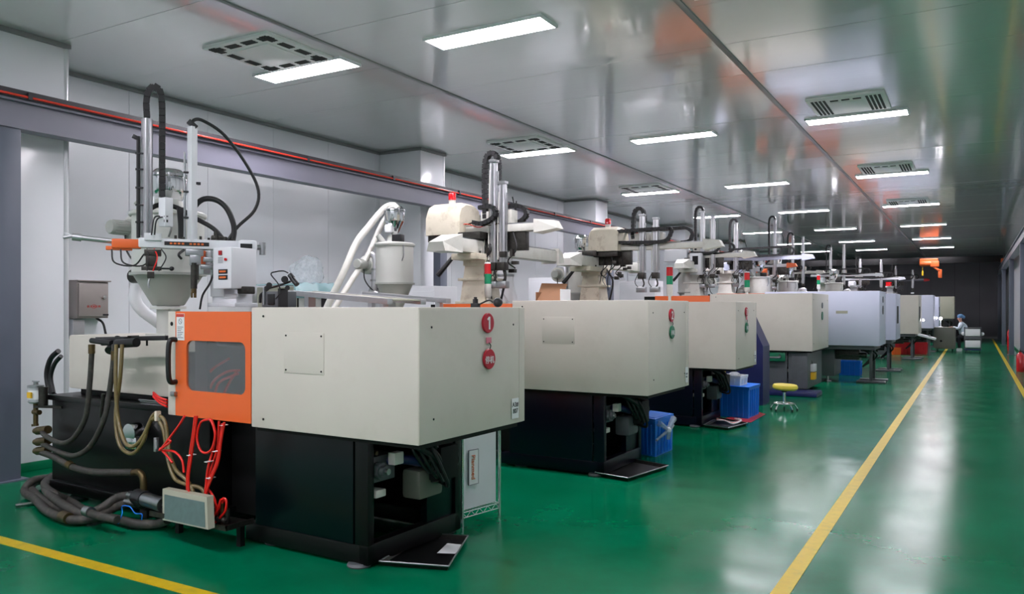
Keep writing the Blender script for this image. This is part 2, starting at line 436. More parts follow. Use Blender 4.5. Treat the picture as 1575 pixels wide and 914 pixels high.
G().box(-8.0, -.09, 3.72, 1.1, .09, 4.02, .01).put('girder', 'dark', t)
for x in (-8.0, 1.12): G().box(x - .1, -.6, 3.70, x + .1, .6, 3.86, .02).put('end_carriage', 'hoist', t)
t = thing('chain_hoist', 'orange chain hoist hanging from the crane bridge near the far wall', 'hoist', (-1.7, 41.79, .76)); t.scale = (.8, .8, .8)
G().lathe((-.35, 0, 3.72), [(.0001, -.3), (.15, -.3), (.17, -.24), (.17, .24), (.15, .3), (.0001, .3)], 14, 'X').put('motor', 'hoist', t)
G().box(-.1, -.14, 3.5, .35, .14, 3.85, .05).put('gearbox', 'hoist', t)
G().box(-.65, -.1, 3.85, .3, .16, 4.0, .03).put('trolley', 'hoist', t)
G().obox((.0, 0, 3.6), (.42, 0, 3.22), .16, .13, .03).put('arm', 'hoist', t)
G().box(.3, -.08, 2.85, .5, .08, 3.35, .04).put('chain_bag', 'hoist', t)
G().tube([(-.5, 0, 3.62), (-.5, 0, 3.25)], .012, 6, sm=False).put('pendant_cable', 'hyel', t)
G().box(-.54, -.04, 3.0, -.46, .04, 3.26, .015).put('pendant', 'hyel', t)

# ================================================================ MACHINES
def machine(n, loc, rz, W, L, zb, zt, body, base_m, door_m, label, door=.9, detail=0, baseoff=.5, cover=1.75, legs=False):
    t = thing('moulding_machine', label, 'machine', loc, rz, 'row of injection moulding machines')
    # clamp guard (box at the aisle end)
    g = G(); g.box(-L, 0, zb, 0, W, zt, .008).put('clamp_guard', body, t)
    G().box(-.012, W - .06, zb + .004, .004, W + .012, zt - .004, .003).put('corner_strip', body, t)
    G().box(-.001, .004, zb + .004, .003, W - .065, zt - .012, .001).put('end_panel', body, t)
    if L < 1.6:
        ip = G().box(-1.12, -.004, zt - .43, -.76, .001, zt - .165, .002).put('inspection_plate', body, t)
        for x in (-1.10, -.78):
            for z in (zt - .41, zt - .185): G().cyl((x, -.008, z), (x, -.003, z), .006, seg=8).put('screw', 'dark', ip)
    for y, z in ((.12, zt - .12), (W - .14, zt - .12), (.14, zb + .14), (W - .13, zb + .14)):
        G().cyl((.002, y, z), (.006, y, z), .007, seg=8).put('screw', 'dark', t)
    for x in (-L + .12,):
        for z in (zt - .06, zb + .06): G().cyl((x, -.004, z), (x, .002, z), .008, seg=8).put('screw', 'dark', t)
    # sliding door with window
    zd = zt - .03; zl = zb + .02; x1 = -L - .006; x0 = x1 - door
    wx0, wx1, wz0, wz1 = x0 + .21, x1 - .055, zl + .19, zd - .21
    dr = None
    if detail >= 1:
        g = G(); e = .02
        def rr(x0, z0, x1, z1, r, k=5):
            pts = []
            for cx, cz, a in ((x1 - r, z0 + r, -90), (x1 - r, z1 - r, 0), (x0 + r, z1 - r, 90), (x0 + r, z0 + r, 180)):
                for i in range(k + 1): an = math.radians(a + 90 * i / k); pts.append((cx + r * math.cos(an), cz + r * math.sin(an)))
            return pts
        o_ = rr(x0 + .085, zl, x1, zd, .004); i_ = rr(wx0, wz0, wx1, wz1, .055); nn = len(o_)
        vs = [(a, 0, b) for a, b in o_] + [(a, 0, b) for a, b in i_] + [(a, e, b) for a, b in o_] + [(a, e, b) for a, b in i_]
        fs = []
        for i in range(nn):
            j = (i + 1) % nn
            fs += [(i, j, nn + j, nn + i), (2 * nn + i, 2 * nn + j, 3 * nn + j, 3 * nn + i), (i, j, 2 * nn + j, 2 * nn + i), (nn + i, nn + j, 3 * nn + j, 3 * nn + i)]
        dr = G().add(vs, fs).put('door', door_m, t, smooth=False)
        G().box(x0, -.002, zl, x0 + .085, .03, zd, .006).put('door_stile', body, dr)
        G().prism(rr(wx0 - .012, wz0 - .012, wx1 + .012, wz1 + .012, .06), .012, .018, 'Y').put('window_pane', 'pane', dr, smooth=False)
        hz = (zl + zd) / 2 + .02
        G().tube([(x0 + .095, 0, hz + .155), (x0 + .095, -.05, hz + .15), (x0 + .095, -.065, hz + .08), (x0 + .095, -.065, hz - .08), (x0 + .095, -.05, hz - .15), (x0 + .095, 0, hz - .155)], .019, 10).put('handle', 'plug', dr)
        G().box(x0 + .06, -.03, hz - .26, x0 + .11, 0, hz - .225, .006).put('latch', 'steel', dr)
        G().cyl((x0 + .045, -.004, hz + .27), (x0 + .045, .001, hz + .27), .016, seg=10).put('lock', 'dark', dr)
        st = G().box(x0 + .10, -.003, zd - .21, x0 + .19, 0, zd - .015).put('warning_sticker', 'paper', dr, smooth=False)
        G().box(x0 + .102, -.0045, zd - .04, x0 + .188, -.003, zd - .018).put('heading', 'redink', st, smooth=False)
        g = G()
        for i in range(12):
            a = 2 * PI * i / 12; b = 2 * PI * (i + 1) / 12
            g.obox((x0 + .145 + .019 * math.cos(a), -.0036, zd - .072 + .019 * math.sin(a)), (x0 + .145 + .019 * math.cos(b), -.0036, zd - .072 + .019 * math.sin(b)), .001, .004)
        g.obox((x0 + .132, -.0036, zd - .059), (x0 + .158, -.0036, zd - .085), .001, .004)
        for k in range(7):
            g.box(x0 + .112, -.004, zd - .116 - k * .013, x0 + .178 - (k % 3) * .012, -.003, zd - .111 - k * .013)
        g.put('pictogram', 'greyink', st, smooth=False)
    else:
        dr = G().box(x0, 0, zl, x1, .03, zd, .004).put('door', door_m, t)
    G().box(x0, W - .03, zl, x1, W, zd, .004).put('rear_door', door_m, t)
    G().box(x0, W - .1, zl, x1, W - .03, zd).box(x0 - .02, W * .3, zl, x0 + .1, W * .75, zd - .35).put('inner_frame', 'mgrey' if detail else 'dark', t)
    # platens and tie bars inside
    g = G(); g.box(x1 - .12, .12, zl, x1 - .02, W - .12, zd - .08); g.box(x0 + .12, .14, zl, x0 + .26, W - .14, zd - .1)
    g.put('platen', 'mgrey', t)
    for y in (.25, W - .25):
        for z in (zl + .12, zd - .22): G().cyl((x0 + .2, y, z), (x1, y, z), .04, seg=12).put('tie_bar', 'steel', t)
    # top deck that carries the robot
    G().box(x0 - .35, .3, zd - .12, x1 - .02, W - .15, zd - .005, .004).put('robot_mount', 'dark', t)
    # injection unit cover
    c1 = x0 - .02; c0 = c1 - cover
    cz0, cz1 = zb + .10, zb + .57
    G().box(c0, .25, cz0, c1 - .28, W - .25, cz1, .02).put('injection_cover', body, t)
    G().box(c1 - .28, .27, cz1 - .1, c1 - .0, W - .27, cz1 - .01, .004).box(c1 - .3, .26, cz0 - .02, c1 - .27, W - .26, cz1, .004).put('cover_frame', body, t)
    G().box(c1 - .27, .36, cz0 - .02, c1 + .1, W - .36, cz1 - .12, .01).put('barrel_housing', 'dark', t)
    G().cyl((c1 - .2, W / 2, cz0 + .2), (c1 + .3, W / 2, cz0 + .2), .07).put('barrel', 'dsteel', t)
    G().box(c0 + .1, .3, zb + .045, c1 - .2, W - .3, cz0, .01).put('carriage', 'dark', t)
    # base
    bx1 = -baseoff; bx0 = c0 - .12; by0, by1 = .12, W - .06
    xm = x1 - .1
    G().box(bx0, by0 + .05, .14, xm - .55, by1, zb + .03, .01).box(bx0 - .02, by0 + .02, zb + .0, xm - .4, by1, zb + .045, .004).put('bed', base_m, t)
    G().box(bx0 + .05, by0 + .0, .06, xm - .5, by1, .15, .01).put('bed_skid', base_m, t)
    if not legs:
        # aisle end cabinet: skid, posts, front panel, open end
        G().box(xm - .62, by0 + .25, .1, xm + .1, by1, zb, .01).put('mid_bed', 'dark', t)
        g = G(); g.box(xm - .1, by0, .02, bx1, by0 + .08, .14, .008).box(xm - .1, by1 - .08, .02, bx1, by1, .14, .008).box(bx1 - .08, by0, .02, bx1, by1, .15, .008)
        g.put('skid', base_m, t)
        fx = bx1 - .11
        pf = G().box(xm, by0 + .005, .14, fx - .02, by0 + .03, zb - .02, .004).put('front_panel', 'teal' if n == 1 else base_m, t)
        G().box(fx - .0, by0, .14, bx1, by0 + .06, zb, .006).put('corner_post', base_m, t); G().box(bx1 - .08, by1 - .07, .14, bx1, by1, zb, .006).put('corner_post', base_m, t)
        G().box(xm, by1 - .03, .14, bx1 - .08, by1 - .005, zb, .004).box(xm - .02, by0 + .03, .14, xm + .01, by1, zb).box(bx1 - .75, by0 + .03, .14, bx1 - .72, by1 - .04, zb).put('inner_panel', 'dark', t)
        G().box(bx1 - .08, by1 - .38, .14, bx1 - .02, by1 - .07, zb, .004).put('end_panel', 'teal' if n == 1 else base_m, t)
        G().box(-L, .05, zb - .03, -.02, W - .05, zb - .002).put('guard_rail', 'dark', t)
        # valves in the open end
        v = G(); v.cyl((bx1 - .3, by0 + .12, zb - .24), (bx1 + .02, by0 + .12, zb - .24), .055, seg=14).cyl((bx1 - .02, by0 + .12, zb - .24), (bx1 + .05, by0 + .12, zb - .24), .038, seg=14)
        v.box(bx1 - .2, by0 + .09, zb - .32, bx1 - .03, by0 + .3, zb - .15, .01)
        vo = v.put('valve_block', 'mgrey', t)
        G().cyl((bx1 + .05, by0 + .12, zb - .24), (bx1 + .07, by0 + .12, zb - .24), .02, seg=12).put('valve_cap', 'steel', vo)
        G().box(bx1 + .01, by0 + .18, zb - .21, bx1 + .07, by0 + .27, zb - .13, .008).put('solenoid', 'cleanoff', vo)
        G().tube([(bx1 - .1, by0 + .2, zb - .2), (bx1 + .03, by0 + .3, zb - .19), (bx1 + .1, by0 + .42, zb - .22)], .035, 10).put('pipe', 'navyb', vo)
        G().cyl((bx1 - .1, by0 + .12, zb - .03), (bx1 - .1, by0 + .12, zb - .17), .02, seg=10).cyl((bx1 - .16, by0 + .12, zb - .13), (bx1 - .03, by0 + .12, zb - .13), .014, seg=10).put('tee', 'brass', vo)
        G().box(bx1 - .06, by0 + .4, zb - .48, bx1 + .1, by0 + .66, zb - .28, .03).put('oil_bottle', 'bindark' if n == 1 else 'mgrey', t)
        mb = G().box(bx1 + .0, by0 + .5, zb - .36, bx1 + .2, by0 + .7, zb - .13, .01).put('junction_box', 'dark', t)
        for k in range(4):
            a = .03 * k
            G().tube([(bx1 + .05, by0 + .35 + a, zb - .02), (bx1 + .12 + a, by0 + .3 + a, zb - .12), (bx1 + .16 + a, by0 + .42 + a, zb - .28 - a), (bx1 + .1, by0 + .62, zb - .3 - a)], .013, 7).put('cable', 'rubber', t)
        for k in range(3):
            G().tube([(bx1 - .1 + .08 * k, by0 + .5, zb - .02), (bx1 + .05 + .06 * k, by0 + .68, zb - .16), (bx1 + .07 + .04 * k, by0 + .72, zb - .3), (bx1 - .05, by0 + .6, zb - .42)], .016, 7).put('hose', 'rubber', t)
        for k in range(3):
            G().tube([(bx1 - .05, by0 + .3 + .1 * k, zb - .02), (bx1 + .12, by0 + .25 + .1 * k, zb - .06), (bx1 + .2 - .02 * k, by0 + .42 + .06 * k, zb - .18), (bx1 + .14, by0 + .55, zb - .34 + .03 * k), (bx1 - .05, by0 + .45, zb - .38)], .024 - .003 * k, 9).put('hose', 'rubber', t)
        G().cyl((bx1 + .12, by0 + .66, zb - .13), (bx1 + .12, by0 + .66, zb - .08), .03, seg=12).put('lamp_cap', 'labely', mb)
        for k in range(5): G().box(bx1 + .03 + .03 * k, by0 + .493, zb - .25 - .012 * k, bx1 + .05 + .03 * k, by0 + .5, zb - .22, .002).put('print', 'greyink', mb)
        G().box(bx1 - .16, by0 + .1, zb - .42, bx1 - .02, by0 + .2, zb - .37, .01).put('switch_block', 'cleanoff', t)
        for x, y in ((bx1 - .1, by0 + .03), (bx1 - .1, by1 - .05), (xm + .1, by0 + .1), (bx0 + .3, by0 + .12), (bx0 + .3, by1 - .05)):
            f = G().lathe((x, y, 0), [(.075, 0), (.08, .01), (.07, .025), (.02, .03), (.02, .07)], 14).put('levelling_foot', 'mgrey', t)
    else:
        G().box(xm - .6, by0 + .2, .12, bx1 - .6, by1, .72, .02).put('end_cabinet', base_m, t)
        G().box(-L, .08, zb - .09, -.1, W - .08, zb - .002, .004).put('guard_rail', 'mgrey', t)
        g = G(); g.box(bx1 - .6, by0 + .3, .5, bx1 - .1, by0 + .6, zb - .1, .02).cyl((bx1 - .5, by0 + .35, .6), (bx1 + .05, by0 + .35, .6), .06).put('valve_block', 'dsteel', t)
        for k in range(3): G().tube([(bx1 - .1 + .1 * k, by0 + .3, zb - .05), (bx1 + .12 + .06 * k, by0 + .5, zb - .25), (bx1 - .05, by0 + .5, zb - .5)], .02, 7).put('hose', 'rubber', t)
        for y in (.45, W - .35):
            G().box(-.24, y - .03, .045, -.18, y + .03, zb, .004).put('support_leg', 'mgrey', t)
            G().box(-.5, y - .12, 0, .08, y + .12, .045, .01).put('foot_plate', 'mgrey', t)
        for x, y in ((xm - .4, by0 + .3), (xm - .4, by1 - .1), (bx0 + .3, by0 + .1), (bx0 + .3, by1 - .1), (bx1 - .75, by0 + .25)):
            G().lathe((x, y, 0), [(.08, 0), (.08, .02), (.03, .03), (.03, .13)], 12).put('levelling_foot', 'steel', t)
    return t

MACH = {}
S = {1: dict(loc=(-2.81, 3.75, 0), rz=math.radians(-1.6), W=1.19, L=1.44, zb=.843, zt=1.655, body='cream', base_m='black', label='nearest moulding machine, cream guard box with red number 1 badge and orange door'),
     2: dict(loc=(-2.63, 7.05, 0), rz=math.radians(-.5), W=1.17, L=1.47, zb=.829, zt=1.725, body='cream', base_m='navy', label='cream moulding machine on dark blue base with red number 2 badge, second from the camera'),
     3: dict(loc=(-2.76, 10.7, 0), rz=math.radians(-.5), W=1.1, L=1.5, zb=.826, zt=1.735, body='cream', base_m='navy', label='cream moulding machine with red number 3 badge, behind the blue crates'),
     4: dict(loc=(-2.65, 15.84, 0), rz=0, W=1.9, L=1.95, zb=.83, zt=1.93, body='cream', base_m='mgrey', door=1.15, legs=False, label='large cream moulding machine with grey base behind the yellow stool'),
     5: dict(loc=(-1.77, 18.75, 0), rz=0, W=1.4, L=2.4, zb=.83, zt=2.02, body='lilac', base_m='mgrey', door=1.1, legs=True, label='large pale lilac moulding machine reaching furthest into the aisle'),
     6: dict(loc=(-1.74, 22.45, 0), rz=0, W=1.4, L=2.4, zb=.83, zt=2.02, body='lilac', base_m='mgrey', door=1.1, legs=True, label='pale lilac moulding machine just behind the largest lilac one'),
     7: dict(loc=(-1.53, 28.1, 0), rz=0, W=1.6, L=2.3, zb=.83, zt=2.06, body='cream', base_m='mgrey', door=1.1, legs=True, label='cream moulding machine between two lilac ones, seventh from the camera'),
     8: dict(loc=(-1.32, 33.1, 0), rz=0, W=1.5, L=2.3, zb=.9, zt=2.13, body='lilac', base_m='mgrey', door=1.1, legs=True, label='lilac moulding machine eighth from the camera, left of the grey bin'),
     9: dict(loc=(-1.28, 37.2, 0), rz=0, W=1.4, L=2.3, zb=.84, zt=2.11, body='lilac', base_m='mgrey', door=1.1, legs=True, label='narrow visible lilac moulding machine, ninth from the camera'),
     10: dict(loc=(-.82, 42.6, 0), rz=0, W=1.4, L=2.3, zb=1.15, zt=2.19, body='olive', base_m='dark', door=1.1, legs=True, label='furthest moulding machine, olive grey box behind the seated worker')}
for n, a in S.items():
    MACH[n] = machine(n, door_m='orange', detail=1 if n == 1 else 0, cover=1.75 if n < 4 else 1.6, baseoff=.5 if n < 4 else .35, **a)
def L2W(n, p): return MACH[n].matrix_basis @ Vector(p) if False else Matrix.LocRotScale(Vector(S[n]['loc']), Matrix.Rotation(S[n]['rz'], 3, 'Z').to_quaternion(), None) @ Vector(p)

# far machine trimmings
G().box(-.9, -.006, 1.5, -.7, .0, 1.95, .002).put('window_pane', 'dark', MACH[10])
for n in (6, 7, 9): G().box(.003, .35, 1.25, .012, .8, 1.7, .003).put('window_pane', 'dark', MACH[n])
# yellow sign and switch on the base of machine 4
G().box(-.1, .4, .42, -.02, .62, .56, .005).put('switch_box', 'white', MACH[4]); G().box(-.12, .42, .26, -.03, .66, .4, .004).put('sign_plate', 'labely', MACH[4])
G().box(-.4, .1, .1, -.1, 1.75, .8, .03).put('end_housing', 'mgrey', MACH[4])
G().tube([(-.9, .02, .74), (-.9, -.04, .7), (-.6, -.04, .7), (-.6, .02, .74)], .02, 8).put('front_handle', 'steel', MACH[4])
G().box(-1.0, .05, .62, -.5, .1, .8, .02).put('valve_cover', 'badgeg', MACH[4])

# ---------------------------------------------------------------- badges, stickers, tower lights
def badge(name, cat, label, p, r, m, txt=None, ts=.1, rz=0.0):
    t = thing(name, label, cat, p, rz)
    G().lathe((0, 0, 0), [(.0001, -.004), (r, -.004), (r, .006), (r * .94, .010), (.0001, .010)], 32, 'X').put('disc', m, t)
    if txt == '1': G().box(.010, -.002, -.042, .0135, .012, .042).obox((.0118, .003, .038), (.0118, -.017, .022), .0035, .012).put('lettering', 'paper', t, smooth=False)
    elif txt: text('lettering', txt, ts, 'paper', t, (.0125, 0, 0), AISLE)
    return t
def disc_pair(n, yloc, z1, z2, r1, r2, t1, m2, t2, turn=0.0, pm='clip'):
    rz = S[n]['rz']
    badge('number_badge', 'badge', 'round red number badge on the %s machine end, above its hanging tag' % ['nearest', 'second', 'third'][n - 1], L2W(n, (.008, yloc, z1)), r1, 'badge', t1, r1 * 1.7, rz)
    t = thing('status_tag', {1: 'round red hanging tag with two white Chinese characters on the nearest machine', 2: 'green hanging tag turned half sideways on the second machine', 3: 'round green hanging tag below the number 3 badge'}[n], 'sign', L2W(n, (.012, yloc + .008, z2)), rz)
    o = G().box(-.006, -.025, r2 + .035, .006, .025, r2 + .075, .003).put('hook_clip', pm, t)
    G().tube([(.008, -.01, r2 + .04), (.008, .012, r2 + .02), (.006, 0, r2 - .005)], .003, 6).put('string', 'dark', t)
    g = G().lathe((0, 0, 0), [(.0001, -.004), (r2, -.004), (r2, .006), (r2 * .94, .010), (.0001, .010)], 32, 'X').put('disc', m2, t)
    if t2: tt = text('lettering', t2, r2 * .78, 'paper', g, (.0125, -.006, -.004), AISLE)
    g.rotation_euler = (0, 0, turn); 
    if turn: g.location.x = .06
def zpx(n, yl, y):
    p = L2W(n, (0, yl, 0)); d = -_s * p.x + _c * p.y
    return EYE + (HZ - y) * d / F_PX
disc_pair(1, .72, zpx(1, .72, 497), zpx(1, .75, 552), .066, .068, '1', 'badge', '停机')
disc_pair(2, .62, zpx(2, .62, 485), zpx(2, .66, 511), .066, .066, '2', 'badgeg', '开机')
disc_pair(3, .52, zpx(3, .52, 480), zpx(3, .5, 504), .066, .072, '3', 'badgeg', '开机')
badge('number_badge', 'badge', 'dark round badge on the end of the large cream machine, upper one', L2W(4, (.008, 1.1, zpx(4, 1.1, 470))), .06, 'mgrey', None)
badge('status_tag', 'sign', 'dark ring tag on the end of the large cream machine, lower one', L2W(4, (.008, 1.1, zpx(4, 1.1, 486))), .085, 'badgeg', None)
badge('number_badge', 'badge', 'dark round badge on the end of the largest lilac machine', L2W(5, (.008, .7, zpx(5, .7, 461))), .07, 'mgrey', None)
badge('status_tag', 'sign', 'oval grey tag on the end of the largest lilac machine', L2W(5, (.008, .7, zpx(5, .7, 477))), .1, 'mgrey', None)
st = G().box(0, -.045, -.07, .002, .045, .07).put('paper_sticker', 'paper'); st.location = L2W(1, (.006, 1.07, .95)); st.rotation_euler = (0, 0, S[1]['rz'])
tag(st, 'white paper sticker with handwritten code at the lower corner of the nearest machine', 'sticker')
text('lettering', 'A3#\n807', .045, 'ink', st, (.003, 0, .005), AISLE)
for n, yl, z in ((2, 1.1, .95), (3, 1.03, .95)):
    st = G().box(0, -.04, -.08, .002, .04, .08).put('paper_sticker', 'paper'); st.location = L2W(n, (.006, yl, z)); st.rotation_euler = (0, 0, S[n]['rz'])
    tag(st, 'white paper sticker at the lower corner of the %s machine' % {2: 'second', 3: 'third'}[n], 'sticker')
    G().box(.002, -.03, .0, .003, .03, .02).box(.002, -.03, -.03, .003, .02, -.01).put('print', 'greyink', st, smooth=False)
st = G().box(-.12, -.002, -.03, .12, 0, .03).put('faded_label', 'olive'); st.location = L2W(5, (-.75, -.001, 1.56)); tag(st, 'faded grey lettering label on the front of the largest lilac machine', 'sticker')

def tower(p, label, s=1.0, pole='cleanoff', h=.16):
    t = thing('signal_tower', label, 'signal light', p, 0, 'red and green signal towers on the machines')
    r = .032 * s
    G().cyl((0, 0, 0), (0, 0, h * .45), r * .45, seg=12).put('stem', 'cleanoff', t)
    G().lathe((0, 0, h * .45), [(r * .7, 0), (r * .98, .02), (r * .98, h * .9)], 16).put('holder', pole, t)
    G().cyl((0, 0, h * 1.35), (0, 0, h * 1.35 + .085 * s), r, seg=16).put('green_lens', 'greenlens', t)
    G().cyl((0, 0, h * 1.35 + .087 * s), (0, 0, h * 1.35 + .172 * s), r, seg=16).put('red_lens', 'redlens', t)
    G().lathe((0, 0, h * 1.35 + .174 * s), [(r, 0), (r, .008), (r * .7, .016), (.0001, .018)], 16).put('cap', 'whitep', t)
p = L2W(2, (-2.08, .5, 1.69)); tower(p, 'red and green signal tower on a cream holder beside the second machine robot', 1.3, h=.17)
def towerpx(n, x, ytop, ybot, label):        # a tower standing on the guard of machine n
    Y = S[n]['loc'][1] + .35; p = PY(x, ybot, Y); q = PY(x, ytop, Y); z = S[n]['zt']
    k = (q.z - p.z) / .36
    tower((p.x, Y, z), label, 1.05 * k, h=max(.1, (q.z - z) / 1.35 - .145 * k))
towerpx(3, 1030, 409, 462, 'red and green signal tower standing on the third machine')
towerpx(4, 1149, 425, 470, 'red and green signal tower in front of the large cream machine')
towerpx(5, 1259, 423, 450, 'red and green signal tower left on the largest lilac machine')

# ---------------------------------------------------------------- dryers
def dryer(loc, rz, label, r=.24, h=.5, cone=.32, throat=.26, body='dryer', blower_side=-1, blower_z=.0, duct=True, chrome=True, scale=1.0, lid='dryer', neck=.13, sens='plug'):
    t = thing('hopper_dryer', label, 'hopper', loc, rz, 'hopper dryers on the machines')
    t.scale = (scale,) * 3
    z0 = throat; z1 = z0 + cone; z2 = z1 + h
    G().box(-.13, -.13, 0, .13, .13, .03, .004).cyl((0, 0, .03), (0, 0, z0), r * .33, seg=20).lathe((0, 0, z0 - .03), [(r * .5, 0), (r * .5, .025)], 24).put('throat', body, t)
    G().lathe((0, 0, 0), [(r * .42, z0), (r * .46, z0 + .01), (r * .98, z1)], 36).put('cone', 'dryer_dark', t)
    G().lathe((0, 0, 0), [(r, z1), (r, z2)], 36).put('barrel', body, t)
    G().lathe((0, 0, 0), [(r, z1 - .012), (r * 1.07, z1 - .01), (r * 1.07, z1 + .012), (r, z1 + .014)], 36).put('clamp_ring', 'dryer_dark', t)
    lidp = G().lathe((0, 0, 0), [(r * 1.05, z2 - .01), (r * 1.08, z2), (r * 1.08, z2 + .02), (r * 1.0, z2 + .035), (r * .5, z2 + .05), (r * .42, z2 + .06), (r * .4, z2 + .13)], 36).put('lid', lid, t)
    G().tube([(r * .9, -r * .55, z2), (r * .95, -r * .6, z2 - .12), (r * .85, -r * .62, z2 - .2)], .008, 6).put('latch', 'steel', lidp)
    G().tube([(-r * .5, -r * .3, z2 + .04), (-r * .7, -r * .55, z2 + .13)], .035, 12, sm=False).put('spout', body, lidp)
    G().box(r * .2, -r * .6, z2 + .04, r * .75, -r * .2, z2 + .13, .01).put('sensor_box', sens, lidp)
    if chrome:
        zz = z2 + neck
        ld = G().lathe((0, 0, 0), [(r * .14, zz), (r * .2, zz + .02), (r * .52, zz + .17), (r * .54, zz + .18), (r * .54, zz + .30), (r * .58, zz + .305), (r * .58, zz + .325), (r * .5, zz + .335), (r * .36, zz + .37), (.0001, zz + .385)], 28).put('vacuum_loader', 'chrome', t)
        for a in (-.6, -2.2, 1.4):
            cx, sy = math.cos(a), math.sin(a)
            G().obox((r * .55 * cx, r * .55 * sy, zz + .25), (r * .57 * cx, r * .57 * sy, zz + .33), .02, .02, .004).put('toggle', 'steel', ld)
        G().box(-r * .3, -r * .56, zz + .03, r * .12, -r * .32, zz + .13, .02).put('loader_valve', 'whitep', ld)
    b = blower_side; bz = z0 + .55 * (cone + h) + blower_z; bx = b * (r + .16)
    hs = G().lathe((bx, 0, bz), [(.0001, -.06), (.10, -.06), (.12, -.045), (.12, .045), (.10, .06), (.0001, .06)], 24, 'Y').put('blower_housing', body, t)
    G().tube([(bx, 0, bz), (b * r * .95, 0, bz)], .05, 12, sm=False).put('inlet_stub', body, t)
    mt = G().lathe((bx, -.05, bz), [(.0001, -.2), (.055, -.2), (.062, -.19), (.062, -.03), (.085, -.02), (.085, 0)], 20, 'Y').put('blower_motor', 'dryer_dark', t)
    g = G()
    for k in range(16):
        a = 2 * PI * k / 16; g.obox((bx + .062 * math.cos(a), -.06, bz + .062 * math.sin(a)), (bx + .062 * math.cos(a), -.22, bz + .062 * math.sin(a)), .006, .006)
    g.put('cooling_fins', 'dryer_dark', mt)
    if duct:
        G().tube([(bx, 0, bz + .09), (bx + .03, 0, bz + .13), (bx - b * .1, 0, bz + .1), (bx - b * .11, 0, bz - .05), (bx - b * .1, 0, bz - .3), (bx - b * .06, 0, z0 + .2), (b * r * .55, 0, z0 + .12)], .055, 14).put('duct', 'alu', t)
        for z in (bz - .06, bz - .2): G().cyl((bx - b * .105, 0, z - .012), (bx - b * .105, 0, z + .012), .062, seg=16).put('duct_clamp', 'steel', t)
    G().tube([(bx, -.1, bz - .06), (bx + .02, -.1, bz - .2), (bx + .1, -.05, bz - .32), (b * r, 0, bz - .3)], .008, 6).put('cable', 'rubber', t)
    return t
d1c = PY(259, 470, 4.45)
dryer((d1c.x, 4.45, 1.40), 0, 'large grey hopper dryer behind the nearest robot arm', r=.29, h=.50, sens='dryer_dark', cone=.27, throat=.27, blower_side=-1, blower_z=.26, duct=False, neck=.03)
d2c = PY(607, 470, 7.9)
dryer((d2c.x, 7.9, 1.385), .1, 'pale grey hopper dryer with twin suction hoses beside the second column', r=.235, h=.475, cone=.30, throat=.27, blower_side=-1, blower_z=.12)
# the duct and elbow of the nearest dryer, wound along its left side
t = thing('air_duct', 'off white air duct rising behind the nearest hopper dryer', 'duct')
G().tube([Vector((PY(210, 505, 4.7).x, 5.25, .02)), Vector((PY(210, 505, 4.7).x, 5.2, 1.2)), PY(212, 470, 4.75), PY(214, 430, 4.75), PY(222, 390, 4.8)], .055, 14).put('duct', 'white', t)
G().cyl(PY(205, 425, 4.62), PY(218, 425, 4.62), .065).put('duct_collar', 'dsteel', t)
# suction hoses of dryer 2
t = thing('suction_hose_pair', 'pair of off white suction hoses slanting down left of the second hopper dryer', 'hose')
G().tube([PY(612, 322, 7.85), PY(604, 316, 7.85), PY(590, 322, 7.8), PY(566, 350, 7.6), PY(548, 374, 7.4), PY(528, 420, 7.2), PY(500, 480, 7.05), PY(478, 540, 6.95)], .042, 12).put('hose', 'cleanoff', t)
G().tube([PY(598, 330, 8.1), PY(586, 348, 8.0), PY(565, 395, 7.8), PY(545, 425, 7.6), PY(512, 478, 7.3), PY(480, 530, 7.1)], .036, 12).put('hose', 'cleanoff', t)

# ---------------------------------------------------------------- cable chains
def chain(name, pts, wdt, th, parent, m='rubber', n=8, side=Vector((0, 1, 0))):
    P = smooth_path(pts, n); g = G(); acc = 0; step = th * 1.15
    L = [0]
    for i in range(1, len(P)): L.append(L[-1] + (P[i] - P[i - 1]).length)
    def at(s):
        for i in range(1, len(P)):
            if L[i] >= s:
                k = (s - L[i - 1]) / max(1e-6, L[i] - L[i - 1]); return P[i - 1].lerp(P[i], k)
        return P[-1]
    s = 0
    while s + step < L[-1]:
        a, b = at(s), at(s + step); d = (b - a).normalized()
        sd = (side - d * side.dot(d)).normalized(); up = d.cross(sd)
        m4 = Matrix((d, sd, up)).transposed().to_4x4(); m4.translation = a
        g.box(0, -wdt / 2, -th / 2, step * .86, wdt / 2, th / 2, 0, m4)
        g.box(step * .8, -wdt * .38, -th * .3, step * 1.05, wdt * .38, th * .3, 0, m4)
        s += step
    return g.put(name, m, parent, smooth=False)

